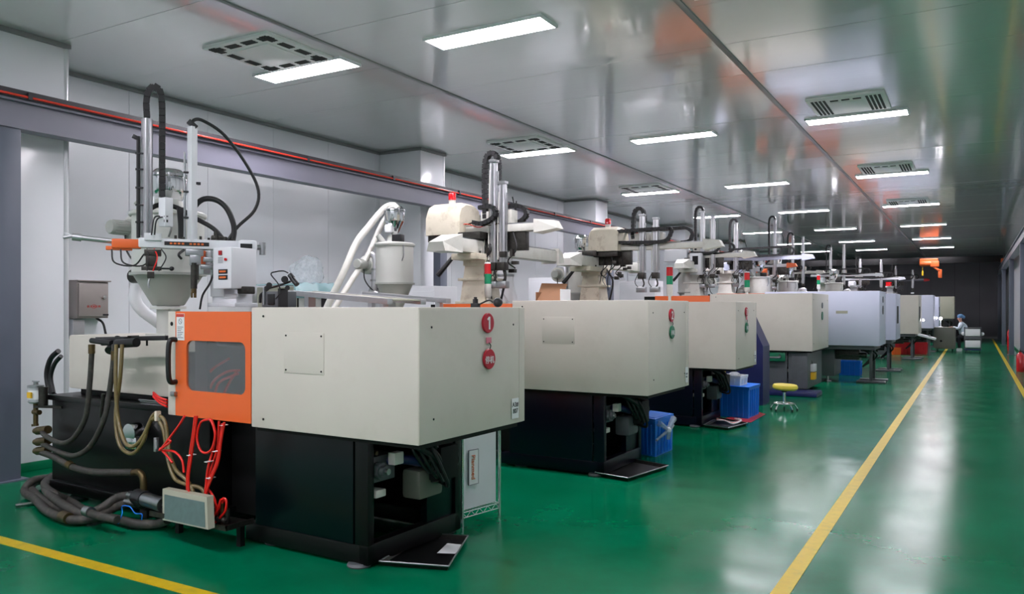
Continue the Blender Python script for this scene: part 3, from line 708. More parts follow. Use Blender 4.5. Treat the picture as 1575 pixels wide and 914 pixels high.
# ---------------------------------------------------------------- robots
def robot(loc, label, zarm=1.65, col='offwhite', col2='cleanoff', yb=(-.75, 1.75), xk=(-.35, 1.05), dome=True, beacon=True, arms=((.26, 0), (.43, -.25)), ctrl=False, rot=0.0, kz=.86, capm=None, low=True, dx=0.0):
    t = thing('takeout_robot', label, 'robot', loc, rot, 'takeout robots on the machines')
    # pedestal
    G().loft([[(-.17, -.17, .03), (.17, -.17, .03), (.17, .17, .03), (-.17, .17, .03)], [(-.12, -.13, .5), (.12, -.13, .5), (.12, .13, .5), (-.12, .13, .5)]]).box(-.22, -.2, 0, .22, .2, .035, .005).box(-.2, -.17, .27, .2, .17, .30, .004).put('pedestal', col, t)
    G().box(-.17, yb[0] + .25, .5, .17, .3, .57, .01).box(-.15, -.14, .44, .15, .14, .52, .01).put('saddle', col, t)
    # traverse beam along Y
    G().box(-.10, yb[0], .575, .10, yb[1], .72, .008).put('traverse_beam', col2, t)
    G().loft([[(-.13, yb[1] - .02, .55), (.13, yb[1] - .02, .55), (.13, yb[1] - .02, .75), (-.13, yb[1] - .02, .75)], [(-.10, yb[1] + .2, .57), (.10, yb[1] + .2, .57), (.08, yb[1] + .2, .70), (-.08, yb[1] + .2, .70)]]).put('end_cap', capm or col2, t)
    G().loft([[(-.14, yb[0] + .02, .56), (.14, yb[0] + .02, .56), (.14, yb[0] + .02, .76), (-.14, yb[0] + .02, .76)], [(-.12, yb[0] - .28, .56), (.12, yb[0] - .28, .56), (.09, yb[0] - .28, .66), (-.09, yb[0] - .28, .66)]]).put('end_cap', capm or col2, t)
    for x in (-.07, .07): G().box(x - .012, yb[0], .72, x + .012, yb[1], .735).put('slide_rail', 'steel', t)
    G().box(-.15, -.25, .735, .15, .15, kz - .045, .01).put('carriage', 'dsteel', t)
    # kick beam along X
    kb = G().box(xk[0], -.10, kz - .05, xk[1], .06, kz + .03, .006).put('kick_beam', col2, t)
    G().loft([[(xk[1] - .02, -.13, kz - .08), (xk[1] - .02, .09, kz - .08), (xk[1] - .02, .09, kz + .07), (xk[1] - .02, -.13, kz + .07)], [(xk[1] + .25, -.10, kz - .04), (xk[1] + .25, .06, kz - .04), (xk[1] + .2, .05, kz + .05), (xk[1] + .2, -.09, kz + .05)]]).put('end_cap', capm or col2, t)
    for y in (-.08, .04): G().box(xk[0], y - .01, kz + .03, xk[1], y + .01, kz + .045).put('slide_rail', 'steel', t)
    zc = kz + .05
    chain('cable_chain', [(xk[0] + .05, .12, zc + .02), (.1, .12, zc + .0), (xk[1] - .42, .12, zc + .0), (xk[1] - .27, .12, zc + .06), (xk[1] - .24, .12, zc + .13), (xk[1] - .32, .12, zc + .2), (xk[1] - .5, .12, zc + .21), (.0, .12, zc + .19)], .06, .045, t)
    chain('cable_chain', [(xk[0] + .35, -.16, zc + .02), (xk[1] - .65, -.16, zc + .0), (xk[1] - .5, -.16, zc + .06), (xk[1] - .48, -.16, zc + .13), (xk[1] - .56, -.16, zc + .19), (.05, -.16, zc + .17)], .06, .045, t)
    za = zarm - loc[2]
    for i, (x, dz) in enumerate(arms):
        G().box(x - .09, -.07, kz + .03, x + .09, .07, kz + .20, .01).put('arm_bracket', 'cleanoff', t)
        ar = G().box(x - .035, -.13, .45, x + .035, -.07, za + dz, .006).put('vertical_arm', 'alu', t)
        G().box(x + .045, -.11, .5, x + .057, -.09, za + dz - .12).put('side_rod', 'steel', ar)
        G().tube([(x - .05, -.1, za + dz - .1), (x - .055, -.12, .9), (x - .05, -.13, .5)], .007, 6).put('air_line', 'cleanoff', ar)
        G().box(x - .045, -.14, za + dz - .02, x + .045, -.06, za + dz + .012, .004).put('top_cap', 'steel', ar)
        G().box(x - .012, -.137, .46, x + .012, -.13, za + dz - .03).put('guide_rail', 'steel', ar)
        G().box(x - .05, -.16, .38, x + .05, -.06, .47, .008).put('wrist', 'dsteel', ar)
        G().tube([(x, -.1, .40), (x + .03, -.11, .30), (x - .02, -.12, .22)], .012, 7).put('gripper_pipe', 'dsteel', ar)
        G().box(x - .08, -.15, .18, x + .06, -.06, .26, .01).put('gripper', 'steel', ar)
        G().tube([(x - .06, -.12, .45), (x - .09, -.16, .33), (x - .04, -.14, .24)], .006, 6).put('air_line', 'rubber', ar)
    x = arms[0][0]
    top = za + arms[0][1]
    chain('arm_chain', [(x - .17, .0, kz + .12), (x - .18, .0, top - .25), (x - .17, 0, top + .02), (x - .12, 0, top + .11), (x - .04, 0, top + .10), (x - .005, 0, top + .0), (x - .005, 0, top - .22)], .07, .05, t)
    G().box(x - .22, -.03, kz + .03, x - .10, .03, kz + .2, .008).put('chain_bracket', 'cleanoff', t)
    G().tube([(x + .22, .02, kz + .3), (x + .21, .02, top - .55), (x + .17, .02, top - .4)], .008, 6).put('air_line', 'rubber', t)
    if dome:
        cs = []
        for xx, kx in ((-.62 + dx, .88), (-.58 + dx, 1), (-.2 + dx, 1), (-.14 + dx, .92)):
            ring = [(xx, y * kx, .80 + (z - .80) * kx) for y, z in ((-.24, .80), (.24, .80), (.24, 1.02), (.20, 1.12), (.10, 1.17), (-.10, 1.17), (-.20, 1.12), (-.24, 1.02))]
            cs.append(ring)
        d = G().loft(cs).put('motor_cover', col, t)
        G().box(-.6 + dx, -.2, .72, -.15 + dx, .2, .81, .01).put('cover_tray', 'dsteel', d)
        if beacon:
            b = G().cyl((-.38 + dx, -.02, 1.16), (-.38 + dx, -.02, 1.22), .04, seg=16).put('beacon_base', 'cleanoff', t)
            G().lathe((-.38 + dx, -.02, 1.22), [(.045, 0), (.045, .07), (.035, .085), (.0001, .088)], 18).put('lens', 'redlens', b)
    if ctrl:
        G().box(-.62, -.2, .75, -.1, .2, 1.0, .03).put('motor_cover', 'white', t)
        G().box(.0, -.34, .45, .24, -.2, .9, .01).put('control_box', 'white', t)
        G().box(.06, -.345, .66, .18, -.34, .84).put('screen', 'dark', t)
    # clutter of valves and cables under the beam
    rc = random.Random(int(loc[1] * 7) + 1)
    for k in range(5):
        xa = xk[0] + .1 + rc.random() * .3; xb = xk[1] - .3 - rc.random() * .3; zz_ = kz + .05
        G().tube([(xa, -.12, zz_), ((2 * xa + xb) / 3, -.15, zz_ + .03 * rc.random()), ((xa + 2 * xb) / 3, -.13, zz_ - .05 * rc.random()), (xb, -.12, zz_)], .005, 5).put('cable', ['redhose', 'cleanoff', 'rubber', 'brass', 'rubber'][k] if col == 'offwhite' else 'rubber', t)
    for k in range(4):
        xa = rc.uniform(.0, .5)
        G().tube([(xa, -.06, kz - .05), (xa + rc.uniform(-.1, .1), -.12, .6), (xa + rc.uniform(-.12, .12), -.1, .4), (xa + rc.uniform(-.1, .1), -.05, rc.uniform(.05, .3))], .006, 5).put('air_line', ['rubber', 'cleanoff', 'rubber', 'steel'][k], t)
    G().tube([(-.2, -.25, .55), (-.28, -.32, .42), (-.36, -.34, .33)], [.022, .032], 8).put('cable_sleeve', 'rubber', t)
    for k in range(5): G().cyl((-.12 + .06 * k, -.2, .57), (-.12 + .06 * k, -.2, .60), .012, seg=8).put('fitting', 'dsteel', t)
    G().box(-.09, .35, .735, .06, .55, .80, .01).box(-.05, .7, .735, .05, .78, .77, .004).put('junction', 'dsteel', t)
    g = G()
    rnd = random.Random(int(loc[1] * 10))
    for k in range(9):
        x0 = rnd.uniform(.12, .55); y0 = rnd.uniform(-.2, .1); z0 = rnd.uniform(.35, kz - .12)
        g.box(x0, y0, z0, x0 + rnd.uniform(.03, .08), y0 + .06, z0 + rnd.uniform(.03, .09), .004)
    g.box(.1, -.05, .6, .62, .03, kz - .05, .004)
    g.put('valve_bank', 'dsteel', t)
    for k in range(3):
        x0 = rnd.uniform(.1, .5)
        G().tube([(x0, -.08, kz - .05), (x0 + .08, -.14, kz - .25), (x0 - .04, -.12, kz - .38), (x0 + .02, -.06, .4)], .008, 6).put('air_line', 'rubber', t)
    G().tube([(.16, .1, .55), (.26, .12, .35), (.2, .1, .0)], .014, 7).put('supply_hose', 'rubber', t)
    return t
robot((-4.9, 7.72, 1.69), 'stained cream takeout robot with red beacon on the second machine', zarm=3.30, beacon=True, yb=(-.6, 1.75), xk=(-.35, .78), arms=((.24, 0), (.36, -.25)))
robot((-5.05, 11.2, 1.70), 'stained cream takeout robot with red beacon on the third machine', zarm=3.02, arms=((.82, 0), (1.03, -.06)), dx=.62, xk=(-.1, 1.75))
robot((-5.15, 16.6, 1.895), 'off white takeout robot with white control box on the large cream machine', zarm=3.68, col='cleanoff', col2='cleanoff', dome=False, ctrl=True, arms=((.2, 0), (.42, -.1)))
robot((-5.25, 19.5, 1.985), 'white takeout robot on the largest lilac machine', zarm=3.70, col='cleanoff', col2='lilac', dome=False, ctrl=False, arms=((.26, 0),), xk=(-.5, 1.8), yb=(-.5, 1.0))
robot((-5.1, 23.1, 1.985), 'white takeout robot with orange beam end on the second lilac machine', zarm=4.12, col='cleanoff', col2='white', dome=False, arms=((.26, 0),), capm='orange', xk=(-.5, .6), yb=(-.5, 1.0))
robot((-5.7, 28.8, 2.02), 'cream takeout robot with two tall arms on the seventh machine', zarm=4.15, col='offwhite', col2='cleanoff', dome=True, beacon=False, ctrl=True, arms=((.26, 0), (.6, -.05)))
robot((-5.2, 33.8, 2.09), 'pale takeout robot with two slim arms on the eighth machine', zarm=4.05, col='cleanoff', col2='white', dome=False, arms=((.26, 0), (.75, .1)), xk=(-.5, 1.9))
robot((-4.6, 38.0, 2.07), 'white takeout robot on the ninth machine', zarm=3.8, col='white', col2='white', dome=False, arms=((.26, 0), (1.1, -.05)), xk=(-.5, 1.8))
robot((-3.6, 43.3, 2.15), 'furthest takeout robot, white with red end cap', zarm=3.7, col='white', col2='rail', dome=False, arms=((.26, 0), (1.0, -.2)), capm='redlens', xk=(-.5, 1.5))

# ================================================================ NEAREST ROBOT (orange and white swing arm)
def wput(g, name, m, t, **k):            # geometry given in world coordinates, stored under its thing
    r = t
    while r.parent: r = r.parent
    l = r.location; g.v = [(v[0] - l.x, v[1] - l.y, v[2] - l.z) for v in g.v]
    return g.put(name, m, t, **k)
V = Vector
piv = V((-5.12, 4.35, 1.62))
t = thing('sprue_picker_robot', 'white and orange swing arm robot with black cable chain above the orange door', 'robot', piv)
bd = V((-.57, -.82, 0)).normalized(); sd = V((bd.y, -bd.x, 0))     # along the arm; sideways
def B(a, s=0.0, z=0.0): return V((piv.x, piv.y, 0)) + bd * a + sd * s + V((0, 0, z))
col = G().box(-5.29, 4.27, 1.66, -4.97, 4.5, 1.69, .004).box(-5.27, 4.30, 1.69, -4.99, 4.46, 1.76, .004).box(-5.28, 4.29, 1.74, -5.12, 4.47, 2.13, .006)
col = wput(col, 'column', 'white', t)
G_ = G().box(-5.14, 4.2, 1.80, -4.93, 4.45, 2.12, .012)
cb = wput(G_, 'control_box', 'white', t)
wput(G().box(-5.07, 4.196, 1.915, -4.97, 4.2, 1.95), 'label_plate', 'plug', cb, smooth=False)
wput(G().box(-5.07, 4.196, 1.87, -4.97, 4.2, 1.905), 'label_plate', 'plug', cb, smooth=False)
wput(G().box(-5.058, 4.194, 1.925, -4.985, 4.197, 1.94).box(-5.058, 4.194, 1.88, -4.985, 4.197, 1.895), 'print', 'orangeink', cb, smooth=False)
wput(G().box(-5.065, 4.19, 2.06, -5.03, 4.2, 2.095, .003), 'rocker_switch', 'redbox', cb)
wput(G().cyl((-4.985, 4.2, 2.025), (-4.985, 4.188, 2.025), .011), 'button', 'redlens', cb)
g = G()
for k in range(5): g.box(-5.075, 4.197, 2.04 - k * .010, -5.02, 4.199, 2.043 - k * .010)
wput(g, 'small_print', 'greyink', cb, smooth=False)
wput(G().box(-5.245, 4.284, 1.905, -5.175, 4.29, 2.01), 'side_label', 'plug', col, smooth=False)
wput(G().box(-5.232, 4.281, 1.95, -5.188, 4.285, 1.965).box(-5.232, 4.281, 1.925, -5.205, 4.285, 1.935), 'side_print', 'orangeink', col, smooth=False)
wput(G().box(-5.42, 4.25, 1.92, -5.31, 4.4, 2.0, .01).box(-5.40, 4.3, 2.0, -5.33, 4.36, 2.11, .01), 'side_unit', 'white', t)
wput(G().box(-5.40, 4.26, 2.0, -5.34, 4.295, 2.11), 'side_unit_label', 'orange', t)
wput(G().box(-4.98, 4.3, 1.76, -4.91, 4.42, 1.82, .01), 'air_regulator', 'dsteel', t)
# swinging beam
bm_ = G().obox(B(-.17, 0, 2.145), B(.66, 0, 2.145), .12, .075, .012)
beam = wput(bm_, 'swing_beam', 'white', t)
wput(G().obox(B(-.20, 0, 2.14), B(-.06, 0, 2.14), .15, .10, .02), 'beam_cap', 'white', t)
wput(G().obox(B(-.16, -.078, 2.135), B(-.07, -.078, 2.135), .006, .05), 'beam_label', 'plug', beam, smooth=False)
wput(G().obox(B(.16, -.062, 2.145), B(.48, -.062, 2.145), .004, .03), 'beam_label', 'plug', beam, smooth=False)
g = G()
for k in range(9): 
    if k != 4: g.obox(B(.20 + .028 * k, -.065, 2.145), B(.218 + .028 * k, -.065, 2.145), .003, .014)
wput(g, 'beam_print', 'orangeink', beam, smooth=False)
wput(G().cyl(B(-.2, 0, 2.14), B(-.27, 0, 2.14), .022).cyl(B(-.25, 0, 2.08), B(-.25, 0, 2.18), .025), 'end_stop', 'steel', t)
oj = wput(G().obox(B(.64, 0, 2.135), B(.84, .0, 2.135), .10, .07, .01).obox(B(.70, 0, 2.10), B(.88, 0, 2.10), .06, .03, .006), 'joint_block', 'orange', t)
wput(G().cyl(B(.8, 0, 2.15), B(1.08, 0, 2.175), .02).cyl(B(1.04, 0, 2.17), B(1.10, 0, 2.176), .028), 'reach_rod', 'alu', t)
wput(G().obox(B(1.07, 0, 2.185), B(1.16, .0, 2.165), .03, .02, .006).obox(B(1.07, 0, 2.165), B(1.15, .02, 2.20), .02, .02, .005), 'grip_finger', 'steel', t)
for a0, a1 in ((.66, .80), (.72, .62)):
    wput(G().tube([B(a0 + .12, -.03, 2.09), B(a0 + .1, -.06, 1.99), B(a0 - .03, -.07, 1.97), B(a0 - .1, -.03, 2.06)], .006, 6), 'air_line', 'rubber', t)
# two vertical tubes
vt = wput(G().obox(B(.60, -.03, 2.16), B(.60, -.03, 3.09), .06, .06, .006), 'vertical_tube', 'alu', t)
wput(G().obox(B(.585, -.063, 2.2), B(.585, -.063, 3.07), .006, .02), 'guide_rail', 'steel', vt)
vt2 = wput(G().obox(B(.28, -.03, 2.16), B(.28, -.03, 3.06), .055, .055, .006), 'vertical_tube', 'white', t)
wput(G().tube([B(.335, -.03, 2.16), B(.335, -.03, 2.86)], .008, 8, sm=False), 'guide_rod', 'steel', vt2)
for z in (2.35, 2.55, 2.7): wput(G().obox(B(.30, -.03, z), B(.345, -.03, z), .02, .015), 'rod_clip', 'plug', vt2)
wput(G().obox(B(.22, -.03, 2.62), B(.27, -.03, 2.62), .03, .02), 'rod_clip', 'plug', vt2)
wput(G().tube([B(.66, -.03, 2.18), B(.66, -.03, 2.95)], .014, 8, sm=False), 'cable_bundle', 'rubber', t)
wput(G().tube([B(.64, -.03, 2.2), B(.64, -.03, 2.93)], .008, 8, sm=False), 'stay_rod', 'steel', t)
for z in (2.3, 2.43, 2.56, 2.7, 2.82): wput(G().obox(B(.61, -.03, z), B(.68, -.03, z), .035, .012), 'cable_tie', 'plug', t)
wput(G().obox(B(.655, -.03, 2.93), B(.70, -.03, 2.95), .03, .03, .004), 'rod_tip', 'plug', t)
# cable chain arch over the first tube
def cput(pts, wdt, th, m='rubber'):
    pts = [V(p) - piv for p in pts]
    return chain('cable_chain', pts, wdt, th, t, m, 8, V((.83, -.56, 0)))
cput([B(.60, -.03, 3.10), B(.605, -.03, 3.22), B(.585, -.03, 3.31), B(.545, -.03, 3.345), B(.51, -.03, 3.31), B(.495, -.03, 3.2), B(.495, -.03, 2.9), B(.495, -.03, 2.45)], .055, .045)
wput(G().obox(B(.47, -.07, 2.27), B(.47, -.07, 2.49), .07, .08, .006), 'chain_bracket', 'white', t)
wput(G().obox(B(.50, -.05, 2.19), B(.62, -.05, 2.19), .06, .055, .004), 'slide_block', 'white', t)
for z_, h_ in ((2.31, .02), (2.345, .008)): wput(G().obox(B(.455, -.115, z_), B(.485, -.115, z_), .004, h_), 'mark', 'plug', t, smooth=False)
# big black cable loops
wput(G().tube([B(.28, -.03, 3.06), B(.27, -.03, 3.11), B(.2, 0, 3.12), B(.04, .0, 3.02), B(-.13, .02, 2.80), B(-.22, .02, 2.60), B(-.19, .02, 2.44), B(-.06, 0, 2.30), B(.02, 0, 2.18)], .013, 10), 'cable_loop', 'rubber', t)
wput(G().obox(B(.25, -.03, 3.05), B(.31, -.03, 3.10), .04, .04, .005), 'cable_gland', 'plug', t)
wput(G().tube([B(.28, .08, 2.25), B(.27, .09, 2.42), B(.2, .08, 2.51), B(.10, .05, 2.51), B(.02, .02, 2.44), B(-.03, 0, 2.30), B(-.02, 0, 2.17)], .022, 10), 'cable_conduit', 'rubber', t)
wput(G().tube([B(.58, .10, 2.42), B(.5, .12, 2.46), B(.38, .12, 2.44), B(.25, .08, 2.36), B(.12, .03, 2.28), B(.04, .0, 2.18)], .019, 10), 'cable_conduit', 'rubber', t)
wput(G().tube([B(.36, .1, 2.44), B(.35, .1, 2.3), B(.35, .08, 2.2)], .028, 10), 'cable_conduit', 'rubber', t)
wput(G().obox(B(.02, .02, 2.19), B(.14, .02, 2.20), .07, .05, .01).cyl(B(.1, .02, 2.19), B(.1, .02, 2.26), .02), 'cable_anchor', 'dsteel', t)
wput(G().tube([B(.5, -.06, 2.35), B(.55, -.1, 2.33), B(.57, -.1, 2.2)], .006, 6).tube([B(.44, -.06, 2.35), B(.53, -.12, 2.32), B(.55, -.12, 2.2)], .006, 6), 'air_line', 'rubber', t)
# carriages under the beam, with grippers
g = G(); g.obox(B(.20, -.02, 2.08), B(.33, -.02, 2.08), .10, .05, .006).obox(B(.22, -.04, 2.02), B(.30, -.04, 2.02), .07, .08, .006).obox(B(.12, -.02, 2.03), B(.2, -.02, 2.03), .08, .035, .004).obox(B(.13, 0, 1.97), B(.22, 0, 1.97), .05, .03, .004)
wput(g, 'gripper_slide', 'steel', t)
wput(G().cyl(B(.27, -.06, 2.0), B(.27, -.06, 1.80), .024).obox(B(.235, -.06, 1.93), B(.255, -.06, 1.93), .03, .12), 'gripper_cylinder', 'dsteel', t)
wput(G().cyl(B(.27, -.06, 1.80), B(.27, -.06, 1.765), .02).obox(B(.262, -.075, 1.75), B(.262, -.045, 1.75), .02, .04).obox(B(.285, -.075, 1.75), B(.285, -.045, 1.75), .015, .04), 'gripper_jaw', 'brass', t)
g = G(); g.obox(B(.50, -.03, 2.07), B(.62, -.03, 2.07), .09, .05, .006).obox(B(.53, -.06, 2.0), B(.61, -.06, 2.0), .06, .09, .006).obox(B(.50, -.07, 1.95), B(.64, -.07, 1.95), .05, .03, .004).obox(B(.55, -.07, 1.90), B(.60, -.07, 1.90), .05, .05, .004)
wput(g, 'gripper_slide', 'dsteel', t)
wput(G().tube([B(.52, -.08, 1.95), B(.44, -.10, 1.95)], .007, 8, sm=False).ball(B(.43, -.10, 1.95), .018), 'lock_lever', 'plug', t)
wput(G().tube([B(.58, -.08, 1.88), B(.59, -.08, 1.83), B(.585, -.08, 1.80)], .008, 8), 'hook', 'steel', t)
for k in range(3): wput(G().tube([B(.5 + .05 * k, -.05, 2.1), B(.47 + .06 * k, -.11, 2.03), B(.52 + .04 * k, -.10, 1.93)], .005, 6), 'air_line', 'redhose' if k == 1 else 'rubber', t)
wput(G().tube([B(.34, -.05, 2.1), B(.38, -.09, 2.06), B(.36, -.06, 2.03)], .01, 6), 'stop_hook', 'plug', t)
wput(G().tube([B(.12, .03, 1.92), B(.15, .03, 1.84), B(.2, .05, 1.75), B(.22, .06, 1.64)], .008, 6), 'air_line', 'rubber', t)
for k in range(8):
    g = G().cyl(B(-.02 + .06 * k, -.03, 2.18), B(-.02 + .06 * k, -.03, 2.20 + .01 * (k % 3)), .01, seg=8)
    wput(g, 'fitting', 'dsteel', t)

# ---------------------------------------------------------------- injection end of the nearest machine: sliding bar, hoses
t = thing('oil_motor_manifold', 'black manifold bar with hydraulic fittings across the nearest injection cover', 'manifold', PY(170, 520, 3.9))
wput(G().obox(PY(150, 522, 3.9), PY(258, 520, 3.9), .04, .035, .004).obox(PY(163, 526, 3.88), PY(200, 524, 3.88), .10, .06, .01), 'bar', 'plug', t)
wput(G().cyl(PY(141, 524, 3.8), PY(172, 528, 3.8), .022).cyl(PY(180, 529, 3.8), PY(210, 527, 3.8), .035).cyl(PY(168, 540, 3.78), PY(182, 522, 3.9), .035), 'fitting_block', 'plug', t)
wput(G().box(*PY(196, 524, 3.85), *(PY(214, 516, 3.95)), .01), 'valve_cap', 'dsteel', t)
for px in (200, 213, 226): wput(G().cyl(PY(px, 532, 3.95), PY(px, 520, 3.95), .008), 'bolt', 'dark', t)
t = thing('hydraulic_hoses', 'worn black hydraulic hoses looping from the nearest injection cover down beside the bed', 'hose', PY(141, 533, 3.78))
def hose(pts, r, m='hose', name='hose'): return wput(G().tube(pts, r, 10), name, m, t)
hose([PY(141, 530, 3.8), PY(141, 545, 3.8), PY(138, 590, 3.8), PY(132, 640, 3.8), PY(115, 672, 3.8), PY(95, 682, 3.8), PY(72, 672, 3.85), PY(64, 664, 3.95)], .021)
hose([PY(176, 530, 3.8), PY(174, 560, 3.8), PY(168, 605, 3.8), PY(160, 645, 3.78), PY(140, 685, 3.78), PY(115, 701, 3.8), PY(88, 694, 3.85), PY(64, 682, 3.95)], .021)
hose([PY(64, 696, 3.95), PY(85, 704, 3.85), PY(110, 718, 3.8), PY(140, 726, 3.8), PY(180, 727, 3.8), PY(205, 727, 3.8)], .028)
wput(G().tube([PY(203, 727, 3.8), PY(214, 727, 3.8), PY(220, 736, 3.8), PY(221, 756, 3.8)], .026, 12), 'elbow', 'brass', t)
wput(G().cyl(PY(105, 714, 3.8), PY(111, 718, 3.8), .033), 'hose_clamp', 'brass', t)
for a, b in ((141, 530), (176, 540)): wput(G().cyl(PY(a, b, 3.8), PY(a, b + 14, 3.8), .026), 'crimp', 'brass', t)
wput(G().cyl(PY(159, 606, 3.86), PY(155, 642, 3.86), .014), 'crimp', 'dsteel', t)
for y in (663, 680, 694): wput(G().cyl(PY(58, y, 3.95), PY(74, y - 2, 3.95), .036).cyl(PY(54, y, 3.95), PY(60, y, 3.95), .025), 'coupling', 'brass', t)
hose([PY(90, 540, 4.35), PY(78, 552, 4.35), PY(72, 575, 4.35), PY(76, 600, 4.35), PY(86, 610, 4.3)], .024, 'rubber')
hose([PY(94, 548, 4.3), PY(84, 560, 4.3), PY(78, 580, 4.3), PY(82, 604, 4.3)], .02, 'rubber')
t = thing('amber_oil_hoses', 'pair of amber oil hoses sagging under the nearest injection cover', 'hose', PY(180, 530, 3.72))
hose([PY(179, 530, 3.76), PY(178, 580, 3.74), PY(181, 640, 3.74), PY(192, 680, 3.72), PY(207, 686, 3.7), PY(222, 668, 3.72), PY(235, 640, 3.74), PY(243, 636, 3.74)], .015, 'brownhose')
hose([PY(188, 530, 3.76), PY(185, 580, 3.75), PY(178, 640, 3.76), PY(184, 684, 3.74), PY(203, 698, 3.72), PY(220, 680, 3.72), PY(230, 650, 3.74), PY(243, 641, 3.74)], .015, 'brownhose')
wput(G().box(*PY(237, 648, 3.72), *(PY(248, 632, 3.76)), .006), 'hose_clip', 'offwhite', t)
hose([PY(243, 638, 3.75), PY(254, 650, 3.75), PY(260, 690, 3.74), PY(270, 722, 3.72), PY(290, 742, 3.72), PY(302, 770, 3.72)], .014, 'brownhose')
hose([PY(243, 644, 3.75), PY(252, 664, 3.75), PY(258, 705, 3.74), PY(268, 735, 3.72), PY(285, 745, 3.72), PY(310, 752, 3.74), PY(318, 772, 3.74)], .014, 'brownhose')
# red hoses
t = thing('red_water_hoses', 'tangle of bright red water hoses hanging below the orange door', 'hose', PY(290, 650, 3.72))
R = [[(284, 640), (275, 655), (250, 688), (246, 692), (262, 680), (258, 676)],
     [(246, 690), (256, 700), (265, 712)], [(250, 693), (268, 695), (280, 708), (283, 727)],
     [(300, 640), (297, 665), (292, 700), (288, 735), (288, 762)], [(303, 640), (299, 668), (295, 700), (290, 735), (291, 762)],
     [(323, 645), (309, 650), (303, 672), (308, 692), (317, 697), (326, 690), (331, 670), (327, 652), (322, 645)],
     [(325, 645), (331, 665), (328, 690), (320, 720), (317, 745), (315, 765)], [(337, 648), (334, 690), (322, 730), (318, 762)],
     [(345, 650), (340, 680), (336, 710), (326, 735), (320, 750), (316, 765)], [(342, 652), (337, 690), (332, 715), (322, 738), (318, 762)],
     [(320, 752), (330, 768), (334, 790)], [(345, 768), (338, 785), (326, 805)], [(340, 768), (334, 785), (324, 802)], [(334, 783), (342, 768), (348, 770), (347, 785), (338, 797), (324, 810)]]
for i, pts in enumerate(R):
    hose([PY(x, y, 3.66 + .015 * (i % 4)) for x, y in pts], .0085, 'redhose')
for x, y in ((344, 654), (333, 694), (321, 710), (324, 735), (294, 700)): wput(G().box(*(PY(x - 3, y + 1, 3.64)), *(PY(x + 4, y - 1, 3.70))), 'cable_tie', 'whitep', t)
t = thing('red_water_hoses', 'short red hoses beside the injection nozzle left of the orange door', 'hose', PY(245, 612, 3.9))
for i in range(3): hose([PY(236, 604 + 3 * i, 3.95), PY(246, 612 + 4 * i, 3.92), PY(257, 616 + 5 * i, 3.9)], .009, 'redhose')
for i in range(4): wput(G().cyl(PY(214 + 2 * i, 615 + 3 * i, 4.0), PY(256, 619 + 3 * i, 3.98), .007), 'steel_pipe', 'steel', t)
# red hoses seen behind the window
t = thing('red_water_hoses', 'red hoses behind the tinted door window', 'hose', PY(340, 590, 3.95))
for pts in ([(310, 598), (325, 570), (352, 552)], [(320, 605), (330, 585), (350, 572), (368, 570)], [(345, 605), (355, 585), (364, 572)], [(330, 608), (338, 588), (366, 575)]):
    hose([PY(x, y, 3.98) for x, y in pts], .010, 'redhose')
# ---------------------------------------------------------------- controller box on its tray, hose coupling, loose hose pile
t = thing('mould_temperature_box', 'tilted grey controller panel leaning at the foot of the nearest machine', 'controller', PY(285, 800, 3.64))
a, b, c_, d_ = PY(250, 752, 3.66), PY(318, 765, 3.58), PY(320, 815, 3.54), PY(250, 800, 3.62)
n_ = V((.1, 1, .05)).normalized() * .05
wput(G().add([a, b, c_, d_, a + n_, b + n_, c_ + n_, d_ + n_], [(0, 1, 2, 3), (4, 5, 6, 7), (0, 1, 5, 4), (1, 2, 6, 5), (2, 3, 7, 6), (3, 0, 4, 7)]), 'housing', 'olive', t, smooth=False)
def bl(u, v): return (a * (1 - u) + b * u) * (1 - v) + (d_ * (1 - u) + c_ * u) * v - n_ * .06
wput(G().add([bl(.05, .17), bl(.95, .17), bl(.95, .95), bl(.05, .95)] + [p + n_ * .05 for p in (bl(.05, .17), bl(.95, .17), bl(.95, .95), bl(.05, .95))], [(0, 1, 2, 3), (4, 5, 6, 7), (0, 1, 5, 4), (1, 2, 6, 5), (2, 3, 7, 6), (3, 0, 4, 7)]), 'face_panel', 'panelteal', t, smooth=False)
t = thing('drip_shelf', 'dark steel drip shelf with valves at the foot of the nearest machine', 'shelf', (-4.7, 3.8, .12))
wput(G().box(-5.1, 3.62, .165, -4.3, 3.86, .18).box(-5.1, 3.62, .18, -4.3, 3.63, .20).box(-4.31, 3.62, .18, -4.3, 3.86, .20), 'shelf_plate', 'dsteel', t, smooth=False)
for x in (-5.05, -4.4): wput(G().box(x - .02, 3.81, 0, x + .02, 3.85, .165), 'leg', 'dark', t)
for i in range(6): wput(G().cyl((-4.66 + .05 * i, 3.72, .18), (-4.66 + .05 * i, 3.72, .25 + .03 * (i % 2)), .02, seg=10).ball((-4.64 + .05 * i, 3.68, .215), .022, 8), 'valve', 'dsteel', t)
wput(G().cyl((-4.43, 3.70, .18), (-4.43, 3.70, .32), .012), 'valve', 'brass', t)
t = thing('pump_coupling', 'silver pipe coupling with black clamp beside the tilted panel', 'pipe fitting', PY(235, 772, 3.75))
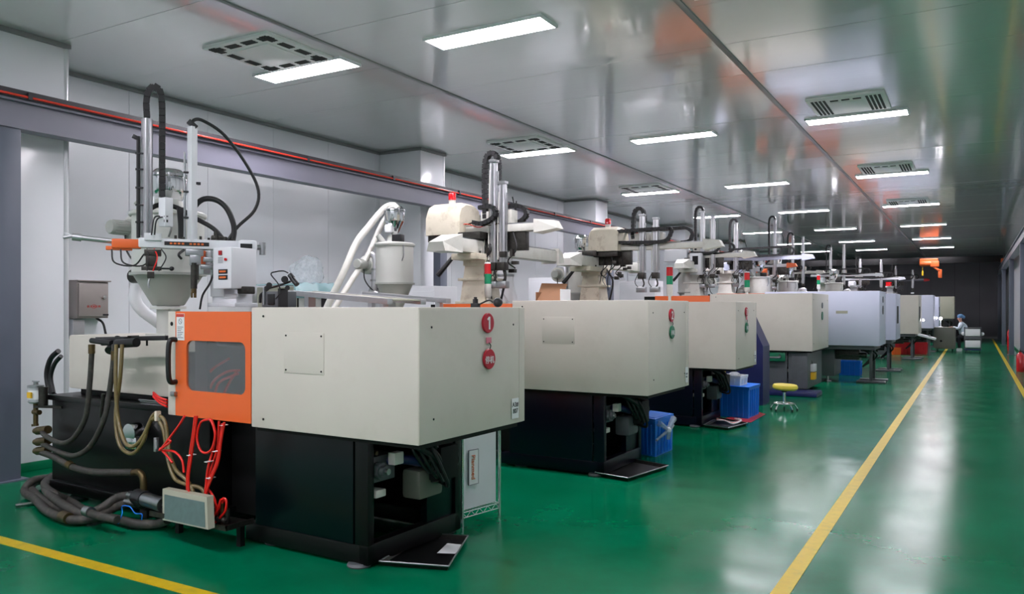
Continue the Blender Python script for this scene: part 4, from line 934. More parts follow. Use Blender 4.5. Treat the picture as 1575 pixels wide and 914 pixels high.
for k in ((0, 0),): 
    wput(G().cyl(PY(222, 768, 3.75), PY(252, 777, 3.70), .052), 'silver_sleeve', 'steel', t)
    wput(G().cyl(PY(211, 764, 3.77), PY(224, 768, 3.75), .06), 'black_clamp', 'plug', t)
    wput(G().cyl(PY(200, 762, 3.8), PY(214, 765, 3.77), .034), 'coupling_nut', 'steel', t)
    wput(G().cyl(PY(196, 772, 3.8), PY(212, 774, 3.77), .034), 'coupling_nut', 'steel', t)
    wput(G().box(*PY(214, 797, 3.74), *PY(240, 782, 3.82), .01), 'foot_block', 'dark', t)
    wput(G().tube([PY(252, 775, 3.72), PY(262, 785, 3.75)], .05, 12, sm=False), 'pipe_end', 'rubber', t)
t = thing('hose_pile', 'pile of thick grey rubber hoses curling on the floor at the left machine end', 'hose', (-6.6, 3.9, 0))
def FL(x, y, z=.04):
    a_, b_ = ray(x); d = (EYE - z) * F_PX / (y - HZ); return V((a_ * d, b_ * d, z))
hose([PY(202, 763, 3.8), PY(180, 766, 3.8), FL(150, 785, .10), FL(120, 790, .05), FL(90, 782, .05), FL(64, 768, .05), FL(48, 752, .05), FL(55, 742, .06), FL(80, 738, .05), FL(110, 742, .05)], .034)
hose([PY(198, 773, 3.8), PY(175, 782, 3.78), FL(150, 796, .06), FL(125, 800, .05), FL(100, 798, .05), FL(72, 786, .05), FL(54, 768, .05), FL(38, 756, .05), FL(50, 740, .12), FL(75, 735, .10)], .034)
hose([FL(258, 800, .10), FL(240, 806, .05), FL(210, 806, .05), FL(185, 800, .05), FL(160, 795, .04), FL(130, 792, .08), FL(95, 775, .11), FL(70, 752, .1), FL(85, 738, .06)], .034)
hose([FL(180, 800, .12), FL(140, 790, .12), FL(110, 772, .05), FL(85, 760, .12), FL(68, 745, .12), FL(80, 732, .12)], .030)
wput(G().cyl(FL(96, 794, .06), FL(106, 798, .06), .042), 'hose_clamp', 'brass', t)
wput(G().cyl(FL(132, 786, .13), FL(140, 788, .13), .04), 'hose_clamp', 'steel', t)
wput(G().cyl(FL(24, 778, .02), FL(52, 774, .02), .014).cyl(FL(34, 754, .02), FL(54, 750, .02), .014), 'steel_rod', 'steel', t)
t = thing('blue_cord', 'loose bright blue cord looped over the grey hoses', 'cord', PY(200, 780, 3.7))
wput(G().tube([FL(182, 806, .08), PY(188, 790, 3.66), PY(188, 779, 3.66), PY(200, 780, 3.66), PY(208, 790, 3.66), PY(218, 791, 3.66), PY(218, 800, 3.66)], .004, 6), 'cord', 'blue', t)
# ---------------------------------------------------------------- grease cup, vent cap, switch boxes on the bed
t = thing('grease_pump', 'clear lubricator cup with yellow label on the left end of the nearest machine', 'lubricator', PY(55, 620, 3.95))
q0 = PY(55, 620, 3.95)
wput(G().lathe(q0, [(.05, 0), (.062, .012), (.062, .02)], 20).lathe(q0, [(.06, .02), (.06, .135)], 20), 'cup', 'alu', t)
wput(G().lathe(q0, [(.0615, .035), (.0615, .115)], 20), 'label', 'paper', t, label='white and yellow cup label')
wput(G().box(q0.x - .02, q0.y - .066, q0.z + .05, q0.x + .045, q0.y - .055, q0.z + .10), 'print', 'labely', t)
wput(G().lathe(q0, [(.066, .135), (.066, .155), (.02, .16), (.02, .185), (.0001, .186)], 20).obox(q0 + V((-.05, 0, .19)), q0 + V((.05, 0, .19)), .012, .01), 'lid', 'steel', t)
wput(G().cyl(q0 + V((0, 0, -.2)), q0, .02).cyl(q0 + V((-.03, 0, -.08)), q0 + V((.06, 0, -.08)), .022).obox(q0 + V((-.05, 0, -.2)), q0 + V((.03, 0, -.19)), .02, .02), 'pump_body', 'brass', t)
wput(G().cyl(q0 + V((.06, .03, -.02)), q0 + V((.06, .03, .14)), .04).obox(q0 + V((.0, 0, -.03)), q0 + V((.25, .1, -.03)), .06, .02), 'bracket', 'dsteel', t)
t = thing('filler_cap', 'chrome oil filler cap on the black bed of the nearest machine', 'cap', PY(205, 665, 3.9))
wput(G().lathe(PY(205, 666, 3.9), [(.0001, -.04), (.075, -.04), (.078, 0), (.078, .05)], 24, 'Y').box(*(PY(192, 690, 3.86)), *(PY(220, 672, 3.92)), .01), 'cap_body', 'chrome', t)
t = thing('level_gauge', 'small silver level gauge plate on the black bed beside the amber hoses', 'gauge', PY(240, 685, 3.86))
wput(G().box(*PY(236, 695, 3.85), *PY(245, 673, 3.88), .004), 'plate', 'alu', t); wput(G().box(*PY(239, 691, 3.845), *PY(242, 677, 3.86), .002), 'glass', 'whitep', t)
# ---------------------------------------------------------------- wall cabinet
t = thing('switch_cabinet', 'stainless electric cabinet with red lettering on the left wall', 'cabinet', (-9.19, 5.45, 1.7))
def wl_(y0, y1, z0, z1, x0, x1, bev=.004): return G().box(x0, y0, z0, x1, y1, z1, bev)
p0 = PX(120, 490, -9.0); p1 = PX(168, 434, -9.0)
wput(wl_(p0.y, p1.y, p0.z, p1.z, -9.2, -9.02), 'body', 'cabinet', t)
wput(wl_(p0.y + .012, p1.y - .012, p0.z + .02, p1.z - .025, -9.02, -9.0), 'door', 'cabinet', t)
wput(wl_(p0.y - .01, p1.y + .015, p1.z, p1.z + .015, -9.2, -8.98), 'rain_lip', 'cabinet', t)
ym = (p0.y + p1.y) / 2; zm = p0.z + .14
wput(G().lathe((-9.0, p1.y - .07, p0.z + .25), [(.0001, 0), (.024, 0), (.022, .02), (.0001, .022)], 16, 'X'), 'lock', 'chrome', t)
g = G()
for i in range(16):
    q, r_ = 2 * PI * i / 16, 2 * PI * (i + 1) / 16
    g.obox((-8.998, ym + .025 * math.cos(q), zm + .025 * math.sin(q)), (-8.998, ym + .025 * math.cos(r_), zm + .025 * math.sin(r_)), .002, .003)
wput(g, 'ring_mark', 'redink', t, smooth=False)
tx = text('lettering', '高 压    危 险', .03, 'redink', t, V((-8.998, ym, zm)) - t.location, AISLE)
wput(G().box(-8.999, ym - .008, zm - .01, -8.996, ym + .008, zm + .01), 'bolt_mark', 'redink', t)
wput(wl_(p1.y - .08, p1.y - .01, p0.z + .03, p0.z + .05, -9.0, -8.997, 0), 'maker_plate', 'ink', t)
wput(G().tube([(-9.1, p1.y - .1, p0.z), (-9.08, p1.y - .03, p0.z - .06), (-9.05, p1.y - .01, p0.z - .2)], .014, 8), 'cable', 'rubber', t)
wput(wl_(p0.y - .0, p0.y + .14, p0.z - .24, p0.z - .01, -9.2, -9.1), 'cable_duct', 'alu', t)
# ---------------------------------------------------------------- pipes beside the second column
t = thing('wall_pipes', 'grey upright pipes and thin conduits beside the second column', 'pipe', (-8.6, 11.0, 0))
for x, r_ in ((668, .10), (652, .05), (641, .035), (633, .03), (625, .015)):
    p = PX(x, 400, -8.7); wput(G().tube([(p.x, p.y, .02), (p.x, p.y, 3.35)], r_, 14, sm=False), 'pipe', 'trim', t)
p = PX(629, 311, -8.75); wput(G().tube([p + V((0, -.4, 0)), p + V((0, .2, 0))], .03, 10, sm=False), 'pipe', 'seam', t)
p = PX(640, 357, -8.6); wput(G().tube([p + V((0, -.2, 0)), p + V((0, .35, 0)), p + V((0, .36, .06))], .014, 8, sm=False), 'pipe', 'steel', t)

# ---------------------------------------------------------------- on top and behind machine 1
t = thing('inspection_camera_unit', 'grey motor unit with black jointed camera arm on top of the nearest machine', 'camera unit', PY(430, 470, 4.3))
z0 = 1.655; p = PY(428, 470, 4.3)
c0 = V((p.x, 4.3, z0))
wput(G().box(c0.x - .09, 4.22, z0, c0.x + .09, 4.40, z0 + .12, .01), 'body', 'mgrey', t)
wput(G().box(c0.x - .02, 4.21, z0 + .02, c0.x + .05, 4.225, z0 + .1, .006).box(c0.x + .085, 4.215, z0, c0.x + .1, 4.3, z0 + .14), 'face', 'plug', t)
wput(G().cyl(c0 + V((-.055, -.09, .02)), c0 + V((-.055, -.09, .15)), .007), 'rod', 'steel', t)
wput(G().tube([PY(412, 444, 4.25), PY(430, 439, 4.25), PY(447, 433, 4.25)], .008, 8), 'arm_rod', 'plug', t)
for x, y, r_ in ((410, 444, .02), (414, 439, .022), (438, 430, .026), (442, 443, .018)): wput(G().cyl(PY(x, y, 4.22), PY(x, y, 4.28), r_), 'clamp_knob', 'plug', t)
wput(G().cyl(PY(449, 428, 4.2), PY(457, 438, 4.2), .019), 'camera_barrel', 'plug', t); wput(G().cyl(PY(446, 423, 4.2), PY(450, 428, 4.2), .02), 'camera_cap', 'plug', t)
wput(G().tube([PY(443, 420, 4.2), PY(436, 417, 4.2), PY(425, 418, 4.2), PY(417, 422, 4.2), PY(428, 437, 4.2), PY(431, 450, 4.2), PY(424, 460, 4.2)], .005, 6), 'cable', 'rubber', t)
wput(G().tube([PY(406, 450, 4.25), PY(401, 455, 4.25), PY(400, 466, 4.25)], .012, 8), 'cable', 'rubber', t)

t = thing('conveyor', 'aluminium conveyor rail running behind the nearest machine', 'conveyor', (-5.2, 5.8, 0))
a = PY(447, 452, 5.9); b = PY(600, 464, 5.45)
a.z += .01
wput(G().obox(a, b, .06, .05, .004), 'side_rail', 'alu', t); wput(G().obox(a + V((0, .35, 0)), b + V((.1, .35, 0)), .06, .05, .004), 'side_rail', 'alu', t)
wput(G().obox(a + V((0, .17, .012)), b + V((.05, .17, .012)), .3, .012), 'belt', 'olive', t)
for q in (.1, .9):
    c1 = a.lerp(b, q); wput(G().box(c1.x - .03, c1.y + .1, 0, c1.x + .03, c1.y + .2, c1.z - .02), 'leg', 'alu', t)
t = thing('conveyor', 'white conveyor rail behind the second hopper dryer', 'conveyor', (-5.0, 7.0, 0))
a = PY(560, 452, 7.1); b = PY(690, 463, 6.7)
wput(G().obox(a, b, .06, .05, .004), 'side_rail', 'alu', t)
for q in (.1, .9):
    c1 = a.lerp(b, q); wput(G().box(c1.x - .03, c1.y - .03, 0, c1.x + .03, c1.y + .03, c1.z), 'leg', 'alu', t)
t = thing('wrapped_cabinet', 'low grey cabinet covered with clear plastic sheet by the left wall', 'cabinet', PX(480, 474, -8.3))
t.location.z = 0
p0 = PX(449, 450, -8.3); p1 = PX(502, 428, -8.3)
wput(G().box(-9.0, p0.y, .0, -8.25, p1.y, 1.95, .01), 'body', 'olive', t)
wput(G().box(-8.26, p0.y + .05, 1.2, -8.23, p1.y - .05, 1.86, .01), 'open_front', 'dark', t)
wput(G().box(-8.24, p0.y + .06, 1.3, -8.22, p0.y + .5, 1.8, .01), 'inner_panel', 'dryer_dark', t)
g = G(); rn = random.Random(3); nx = 14
rings = []
for i in range(nx):
    y = p0.y - .05 + (p1.y - p0.y + .1) * i / (nx - 1)
    z = 1.98 + .03 * rn.random()
    rings.append([V((-9.05, y, z)), V((-8.2, y, z + .02 * rn.random())), V((-8.17 + .03 * rn.random(), y, 1.78 + .08 * rn.random())), V((-8.2, y, 1.79)), V((-8.22, y, z - .015)), V((-9.05, y, z - .015))])
wput(g.loft(rings), 'plastic_sheet', 'filmcyan', t)
t = thing('plastic_bag_bundle', 'crumpled clear plastic bag standing on the wrapped cabinet', 'bag', (-8.6, p1.y - .05, 2.0))
vs_, fs_ = [], []
bm = bmesh.new(); bmesh.ops.create_icosphere(bm, subdivisions=3, radius=.2)
for v in bm.verts:
    k = 1 + .25 * math.sin(9 * v.co.x + 3) * math.cos(11 * v.co.z) + rn.uniform(-.08, .08); v.co = V((v.co.x * k * .7, v.co.y * k * 1.5, max(v.co.z, -.16) * k * 1.2 + .19))
bm.verts.index_update(); g = G(); g.add([v.co.copy() for v in bm.verts], [[v.index for v in f.verts] for f in bm.faces]); bm.free()
g.put('film', 'film', t, smooth=False)

# white blower pipe behind the second machine robot, cable tripod under its beam
t = thing('blower_pipe', 'white upright blower pipe with flared foot right of the second robot pedestal', 'duct', (PY(776, 465, 8.7).x, 8.7, 0))
G().lathe((0, 0, 0), [(.22, 0), (.22, 1.5), (.17, 1.75), (.13, 1.9), (.115, 2.0), (.115, 2.35), (.10, 2.36), (.06, 2.42)], 24).put('pipe', 'white', t)
for z in (2.05, 2.2): G().lathe((0, 0, z), [(.12, 0), (.125, .005), (.125, .025), (.12, .03)], 24).put('clamp', 'steel', t)
G().tube([(-.1, -.12, 2.25), (-.05, -.14, 2.1), (.02, -.14, 1.9), (.16, -.15, 1.72)], .009, 6).put('cable', 'alu', t)
# small things on top of the guard of machine 1 and machine 2
t = thing('level_knob_unit', 'small black valve with knobs on the nearest machine top beside the robot pedestal', 'valve', PY(705, 468, 4.9))
t.location = L2W(1, (-.35, 1.1, 1.655))
G().cyl((0, 0, 0), (0, 0, .06), .02).cyl((0, 0, .06), (0, 0, .075), .012).box(-.03, -.02, 0, .03, .02, .03, .004).put('valve_body', 'plug', t)
G().tube([(.03, 0, .02), (.1, .02, .05), (.16, 0, .03)], .006, 6).put('cable', 'rubber', t)
G().ball((.19, 0, .035), .035, 12).put('round_knob', 'plug', t)
t = thing('open_carton', 'opened brown cardboard carton behind the second machine guard', 'box', (-4.0, 8.3, 0))
p = PY(825, 462, 7.75); q = PY(873, 436, 7.95); zt2 = 1.725
a, b, c_, d_ = PY(824, 462, 7.7), PY(862, 462, 7.7), PY(873, 437, 7.95), PY(833, 436, 7.95)
a.z = b.z = zt2
n_ = V((0, .005, .002))
t.location = (a.x, a.y, zt2)
wput(G().add([a, b, c_, d_, a + n_, b + n_, c_ + n_, d_ + n_], [(0, 1, 2, 3), (4, 5, 6, 7), (0, 1, 5, 4), (1, 2, 6, 5), (2, 3, 7, 6), (3, 0, 4, 7)]), 'flap', 'carton', t, smooth=False)
wput(G().box(a.x, a.y + .25, zt2, b.x, a.y + .255, zt2 + .1).box(a.x, a.y, zt2, a.x + .005, a.y + .25, zt2 + .1).box(a.x, a.y, zt2, b.x, a.y + .25, zt2 + .004), 'carton_body', 'carton', t, smooth=False)
wput(G().box(b.x - .004, a.y, zt2, b.x, a.y + .25, zt2 + .13), 'side_flap', 'whitep', t, smooth=False)

# ---------------------------------------------------------------- floor things: trays, rack, crates, stool
def tray(pts, h, label, extra=None):
    c = sum((V(p) for p in pts), V()) / 4
    t = thing('drip_tray', label, 'tray', (c.x, c.y, 0), 0, 'drip trays under the machine ends')
    P = [V(p) - V((c.x, c.y, 0)) for p in pts]
    def ring(k, z): return [V((p.x * k, p.y * k, z)) for p in P]
    G().loft([ring(.92, .0), ring(1.0, h), ring(.98, h), ring(.90, .008)]).put('pan', 'dsteel', t, smooth=False)
    G().loft([ring(.9, .004), ring(.9, .014)]).put('oil_film', 'black', t, smooth=False)
    for i in range(4):
        A, B_ = ring(1.0, h)[i], ring(1.0, h)[(i + 1) % 4]; G().tube([A, B_], .006, 6, sm=False).put('rim', 'brass' if extra is None else extra, t)
    return t
tray([FL(583, 872, 0), FL(690, 880, 0), FL(720, 832, 0), FL(655, 828, 0)], .035, 'dark oil drip tray with a paper sheet in front of the nearest machine', 'steel')
o = G().add([FL(672, 851, .02), FL(700, 852, .02), FL(712, 838, .02), FL(688, 836, .02)] + [FL(672, 851, .024), FL(700, 852, .024), FL(712, 838, .024), FL(688, 836, .024)], [(0, 1, 2, 3), (4, 5, 6, 7), (0, 1, 5, 4), (1, 2, 6, 5), (2, 3, 7, 6), (3, 0, 4, 7)]).put('paper_sheet', 'paper', None, smooth=False)
tag(o, 'white sheet of paper lying in the nearest drip tray', 'paper')
tray([FL(915, 733, 0), FL(966, 742, 0), FL(1028, 722, 0), FL(975, 712, 0)], .04, 'dark drip tray on the floor before the second machine', 'steel')
tray([FL(1082, 658, 0), FL(1120, 663, 0), FL(1150, 655, 0), FL(1105, 646, 0)], .04, 'dark drip tray with loose cables before the third machine', 'steel')
t = thing('loose_cables', 'white and red loose cables lying over the third drip tray', 'cable', FL(1115, 650, .05))
for k, m_ in enumerate(('whitep', 'redhose', 'whitep')):
    wput(G().tube([FL(1103, 644 + k, .07), FL(1115, 647, .08), FL(1128, 650 + k, .06), FL(1140, 647, .07), FL(1130 + 3 * k, 644, .08)], .01, 6), 'cable', m_, t)
# wire rack with white panel behind machine 1
t = thing('wire_rack', 'chrome wire shelving rack with white side panel behind the nearest machine', 'shelf', FL(740, 800, 0))
A, B_ = FL(711, 810, 0), FL(768, 793, 0)
dirY = (B_ - A); dirY.z = 0; wv = V((-dirY.y, dirY.x, 0)).normalized() * .45; 
if wv.x > 0: wv = -wv
for q in (A, B_, A + wv, B_ + wv): wput(G().tube([V((q.x, q.y, 0)), V((q.x, q.y, 1.15))], .013, 10, sm=False), 'post', 'chrome', t)
for z in (.06, .95):
    g = G()
    for u in (0, .04): 
        g.tube([A + V((0, 0, z + u)), B_ + V((0, 0, z + u))], .004, 6, sm=False)
    for k in range(9):
        u0, u1 = k / 9, (k + 1) / 9
        g.tube([A.lerp(B_, u0) + V((0, 0, z + (0 if k % 2 else .04))), A.lerp(B_, u1) + V((0, 0, z + (.04 if k % 2 else 0)))], .003, 5, sm=False)
    for k in range(14): g.tube([A.lerp(B_, k / 13) + V((0, 0, z + .04)), A.lerp(B_, k / 13) + wv + V((0, 0, z + .04))], .003, 5, sm=False)
    g.tube([A + wv + V((0, 0, z + .04)), B_ + wv + V((0, 0, z + .04))], .004, 6, sm=False)
    wput(g, 'wire_shelf', 'chrome', t)
A1, B1 = A.lerp(B_, .04) + V((.0, 0, 0)) + wv * .03, A.lerp(B_, .94) + wv * .03
n_ = wv * .03
def vp(z0, z1, A1, B1, n_): return [A1 + V((0, 0, z0)), B1 + V((0, 0, z0)), B1 + V((0, 0, z1)), A1 + V((0, 0, z1)), A1 + n_ + V((0, 0, z0)), B1 + n_ + V((0, 0, z0)), B1 + n_ + V((0, 0, z1)), A1 + n_ + V((0, 0, z1))]
BOXF = [(0, 1, 2, 3), (4, 5, 6, 7), (0, 1, 5, 4), (1, 2, 6, 5), (2, 3, 7, 6), (3, 0, 4, 7)]
pnl = wput(G().add(vp(.115, 1.12, A1, B1, n_), BOXF), 'side_panel', 'white', t, smooth=False)
yaw_p = math.atan2(dirY.y, dirY.x)
lc = A.lerp(B_, .28) - wv * .01
lb = wput(G().add(vp(.30, .56, A.lerp(B_, .17) - wv * .004, A.lerp(B_, .42) - wv * .004, wv * .02), BOXF), 'brand_label', 'paper', t, smooth=False)
g = G()
for (u0, u1, z0, z1) in ((.165, .425, .296, .3), (.165, .425, .56, .564), (.165, .175, .3, .56), (.415, .425, .3, .56)): g.add(vp(z0, z1, A.lerp(B_, u0) - wv * .006, A.lerp(B_, u1) - wv * .006, wv * .02), BOXF)
wput(g, 'label_border', 'greyink', t, smooth=False)
m3 = Matrix.Rotation(yaw_p, 4, 'Z') @ Matrix.Rotation(PI / 2, 4, 'X') @ Matrix.Rotation(-PI / 2, 4, 'Z')
tx = text('lettering', 'Planmed', .056, 'orangeink', t, (0, 0, 0), m3.to_euler()); tx.location = lc + V((0, 0, .43)) - t.location
# crates
def crate(A, B, Cc, h, m, label, rim=.02, thick=.02, z=0.0, cat='crate', name='plastic_crate', ribs=5, D=None):
    A, B, Cc = V(A), V(B), V(Cc); D = A + Cc - B if D is None else D
    A.z = B.z = Cc.z = D.z = z
    c = (A + B + Cc + D) / 4
    t = thing(name, label, cat, (c.x, c.y, z))
    P = [p - c for p in (A, B, Cc, D)]
    def ring(k, zz): return [V((p.x * k, p.y * k, zz)) for p in P]
    ki = 1 - thick * 4
    G().loft([ring(.94, 0), ring(.97, h - .04), ring(.97, h), ring(ki, h), ring(ki * .97, .02)]).put('shell', m, t, smooth=False)
    G().loft([ring(1.0, h - .04), ring(1.02, h), ring(.97, h), ring(.965, h - .04)]).put('rim', m, t, smooth=False)
    for i in range(4):
        a, b = ring(.965, .02)[i], ring(.965, .02)[(i + 1) % 4]; n0 = (a + b).normalized() * .006
        for k in range(ribs):
            q = a.lerp(b, (k + 1) / (ribs + 1))
            G().obox(q + n0, q * 1.01 + n0 + V((0, 0, h - .07)), .012, .012).put('rib', m, t, smooth=False)
    return t, P
ct, P_ = crate(FL(972, 697, 0), FL(1008, 704, 0), FL(1036, 692, 0), .40, 'blue', 'blue plastic crate with knotted clear bag beside the second machine')
lid = thing('crate_lid', 'blue lid lying on the crate with the knotted bag', 'lid', (ct.location.x, ct.location.y, .402))
G().loft([[V((p.x * 1.0, p.y * 1.0, z)) for p in P_] for z in (0, .02)]).loft([[V((p.x * k, p.y * k, z)) for p in P_] for k, z in ((.8, .02), (.78, .028))]).put('lid_plate', 'blue', lid, smooth=False)
t = thing('knotted_bag', 'white knotted clear plastic bag hanging over the blue crate side', 'bag', (ct.location.x, ct.location.y, .3))
e0 = V(P_[1]) * .99 + V((ct.location.x, ct.location.y, 0)); e1 = V(P_[2]) * .99 + V((ct.location.x, ct.location.y, 0))
def ED(u, z, o=.02): return e0.lerp(e1, u) + V((o, -.01, z))
for pts, r_ in (([ED(.12, .37), ED(.3, .33, .03), ED(.5, .27, .04)], (.035, .02)), ([ED(.92, .37), ED(.72, .33, .03), ED(.5, .27, .04)], (.04, .02)), ([ED(.5, .28, .05), ED(.5, .22, .05), ED(.53, .17, .04)], (.03, .022)), ([ED(.5, .26, .04), ED(.25, .22, .02), ED(.03, .19, .01)], (.02, .014)), ([ED(.55, .27, .04), ED(.8, .27, .02), ED(.97, .29, .01)], (.018, .014))):
    wput(G().tube(pts, r_, 7), 'film_fold', 'film', t, smooth=False)
wput(G().ball(ED(.5, .27, .05), .035, 10), 'knot', 'whitep', t)
ct2, P2 = crate(FL(1102, 640, 0), FL(1152, 645, 0), FL(1169, 637, 0), .47, 'blue', 'large blue plastic crate in front of the third machine')
tt, _p = crate(FL(1104, 640, 0) + V((0, .03, 0)), FL(1138, 643, 0) + V((0, .03, 0)), FL(1150, 639, 0) + V((0, .02, 0)), .15, 'whitep', 'white plastic basket standing on the large blue crate', z=.475, name='white_basket', cat='basket', ribs=3)
lid2 = thing('crate_lid', 'blue lid under the white basket', 'lid', (ct2.location.x, ct2.location.y, .471)); lid2.location.z = .4705
G().loft([[V((p.x * k, p.y * k, z)) for p in P2] for k, z in ((1.0, -.0), (1.0, .004))]).put('lid_plate', 'blue', lid2, smooth=False)
tt.location.z = .476
o = thing('clear_bag', 'crumpled clear bag in the white basket', 'bag', tt.location + V((0, 0, .1)))
G().ball((.02, 0, .03), .1, 9, .7).put('film', 'film', o, smooth=False)
# red mat strip under crate
o = G().add([FL(1098, 646, .0), FL(1155, 650, .0), FL(1178, 637, .0), FL(1168, 634, .0)] + [FL(1098, 646, .004), FL(1155, 650, .004), FL(1178, 637, .004), FL(1168, 634, .004)], BOXF).put('red_mat', 'redbox', None, smooth=False)
tag(o, 'thin red mat under the large blue crate', 'mat')
# stool
sp = FL(1206, 632, 0)
t = thing('round_stool', 'yellow padded round stool on a chrome star base in the aisle', 'stool', sp)
hs = .40
G().lathe((0, 0, hs), [(.0001, -.055), (.17, -.055), (.195, -.03), (.195, .0), (.18, .022), (.10, .03), (.0001, .03)], 32).put('seat', 'seat', t).rotation_euler = (0.03, .05, 0)
G().cyl((0, 0, hs - .1), (0, 0, hs - .05), .045).put('seat_plate', 'plug', t)
G().cyl((0, 0, .08), (0, 0, hs - .08), .022).put('column', 'chrome', t)
pts = [(.165 * math.cos(a * PI / 8), .165 * math.sin(a * PI / 8), .115) for a in range(17)]
G().tube(pts, .009, 8, n=2).put('foot_ring', 'chrome', t)
for k in range(5):
    a = .5 + k * 2 * PI / 5; cx, sy = math.cos(a), math.sin(a)
    lg = G().tube([(0, 0, .10), (.08 * cx, .08 * sy, .11), (.16 * cx, .16 * sy, .10), (.21 * cx, .21 * sy, .035)], .011, 8).put('leg', 'chrome', t)
    G().cyl((.21 * cx, .21 * sy, 0), (.21 * cx, .21 * sy, .035), .014).put('foot', 'rubber', lg)
# navy foot step behind the stool, blue bin further back
o = G().box(-.45, -.3, 0, .45, .3, .09, .03); t = thing('low_platform', 'low dark blue platform on the floor behind the yellow stool', 'platform', (-2.95, 15.75, 0)); o.put('deck', 'navyb', t)
t = thing('navy_cabinet', 'tall dark navy cabinet panel between the third and the large cream machine', 'cabinet', (-3.1, 13.8, 0))
G().add([V(p) for p in ((-.9, 0, 0), (0, 0, 0), (0, 0, 1.0), (-.25, 0, 1.55), (-.9, 0, 1.55))] + [V(p) for p in ((-.9, .5, 0), (0, .5, 0), (0, .5, 1.0), (-.25, .5, 1.55), (-.9, .5, 1.55))], [(0, 1, 2, 3, 4), (5, 6, 7, 8, 9), (0, 1, 6, 5), (1, 2, 7, 6), (2, 3, 8, 7), (3, 4, 9, 8), (4, 0, 5, 9)]).put('housing', 'navyb', t, smooth=False)
# ---------------------------------------------------------------- far end: bins, worker, carts, extinguishers
t = thing('grey_bin_cabinet', 'grey green rolling cabinet left of the seated worker', 'cabinet', (-.98, 34.3, 0))
G().box(-.36, 0, .1, .36, .7, .92, .02).put('body', 'bindark', t); G().box(-.36, -.01, .12, .0, .0, .9, .005).put('door', 'bindark', t)
G().cyl((-.12, -.03, .4), (-.12, 0, .4), .04).put('knob', 'dark', t)
for x in (-.25, .25):
    for y in (.1, .6): G().cyl((x - .02, y, .05), (x + .02, y, .05), .05).cyl((x, y, .05), (x, y, .11), .012).put('caster', 'rubber', t)
t = thing('inspection_lamp', 'small bright inspection lamp shining above the grey cabinet', 'lamp', (-1.12, 34.6, .92))
G().lathe((0, 0, 0), [(.07, 0), (.07, .02), (.015, .03), (.015, .28)], 12).put('stand', 'whitep', t)
G().ball((0, -.02, .33), .055, 10).put('bulb', 'spot', t)
for (x, y, z, lab) in ((-1.47, 29.9, 1.25, 'small bright light at the end of the seventh machine'), (-1.25, 34.75, 1.27, 'small bright light at the end of the eighth machine')):
    n = 7 if y < 32 else 8; q = V((x, y, z)) - V(S[n]['loc']); q.x = .03; q.y = min(q.y, S[n]['W'] - .1)
    h_ = G().box(-.035 + q.x, q.y - .03, q.z - .04, q.x + .01, q.y + .03, q.z + .04).put('lamp_holder', 'whitep', MACH[n]); G().ball((q.x + .03, q.y, q.z), .035, 8).put('bulb', 'spot', h_)
t = thing('discharge_conveyor', 'slanted white discharge chute below the seventh machine', 'chute', (-1.6, 31.0, 0))
G().obox((-.5, 0, .85), (.45, 0, .58), .4, .08, .01).put('chute', 'white', t)
for x in (-.3, .25): G().box(x - .03, -.1, 0, x + .03, .1, .72).put('leg', 'mgrey', t)
for i, (x, y) in enumerate(((-2.2, 31.6), (-1.7, 32.0))):
    crate((x - .25, y - .2, 0), (x + .25, y - .2, 0), (x + .25, y + .2, 0), .42, 'redbox', ['red plastic crate left of the pair under the far machines', 'red plastic crate right of the pair under the far machines'][i], ribs=3)
crate((-2.55, 31.0, 0), (-2.25, 31.0, 0), (-2.25, 31.3, 0), .25, 'orange', 'small orange crate beside the red crates', ribs=2)
crate((-2.9, 21.0, 0), (-2.4, 21.0, 0), (-2.4, 21.4, 0), .35, 'blue', 'blue crate under the largest lilac machine', ribs=3)
# trolley
t = thing('service_cart', 'grey two tier service cart on blue base behind the worker', 'cart', (-.06, 33.9, 0))
G().box(-.28, -.2, .1, .28, .2, .15, .02).put('base', 'navyb', t)
for x in (-.26, .26):
    for y in (-.18, .18): G().box(x - .015, y - .015, .15, x + .015, y + .015, .95).put('post', 'mgrey', t)
for z in (.2, .62): G().box(-.24, -.19, z, .24, .19, z + .26, .02).put('bin', 'whitep', t)
G().box(-.28, -.2, .9, .28, .2, .93, .005).put('top_frame', 'mgrey', t); G().box(-.25, -.19, .5, .25, .19, .6, .01).put('drawer', 'mgrey', t)
for x in (-.3, .3): G().ball((x, -.05, .7), .07, 8).put('bag', 'whitep', t)
for x in (-.22, .22):
    for y in (-.15, .15): G().cyl((x - .015, y, .05), (x + .015, y, .05), .05).put('caster', 'rubber', t)
# extinguisher and red boxes by the right posts
t = thing('fire_extinguisher', 'red fire extinguisher beside the nearest right hand post', 'extinguisher', (1.02, 24.4, 0))
G().lathe((0, 0, 0), [(.085, 0), (.09, .02), (.09, .42), (.06, .48), (.03, .5), (.03, .52)], 20).put('cylinder', 'extred', t)
G().box(-.02, -.06, .52, .02, .06, .56, .005).obox((0, -.03, .56), (0, .1, .6), .02, .012).put('valve', 'plug', t)
G().tube([(0, .03, .54), (.08, .06, .5), (.11, .04, .3), (.11, .02, .15)], .012, 8).put('hose', 'rubber', t)
t = thing('fire_extinguisher', 'red fire extinguisher far along the right wall', 'extinguisher', (1.18, 36.2, 0))
G().lathe((0, 0, 0), [(.09, 0), (.095, .02), (.095, .72), (.06, .8), (.03, .85), (.03, .9)], 16).put('cylinder', 'extred', t)
t = thing('hose_reel_sign', 'orange red panel with upright pipes on the right wall behind the posts', 'sign', (1.42, 24.9, 1.4))
G().box(-.06, -.25, .0, 0, .25, .35, .02).put('panel', 'hoist', t)
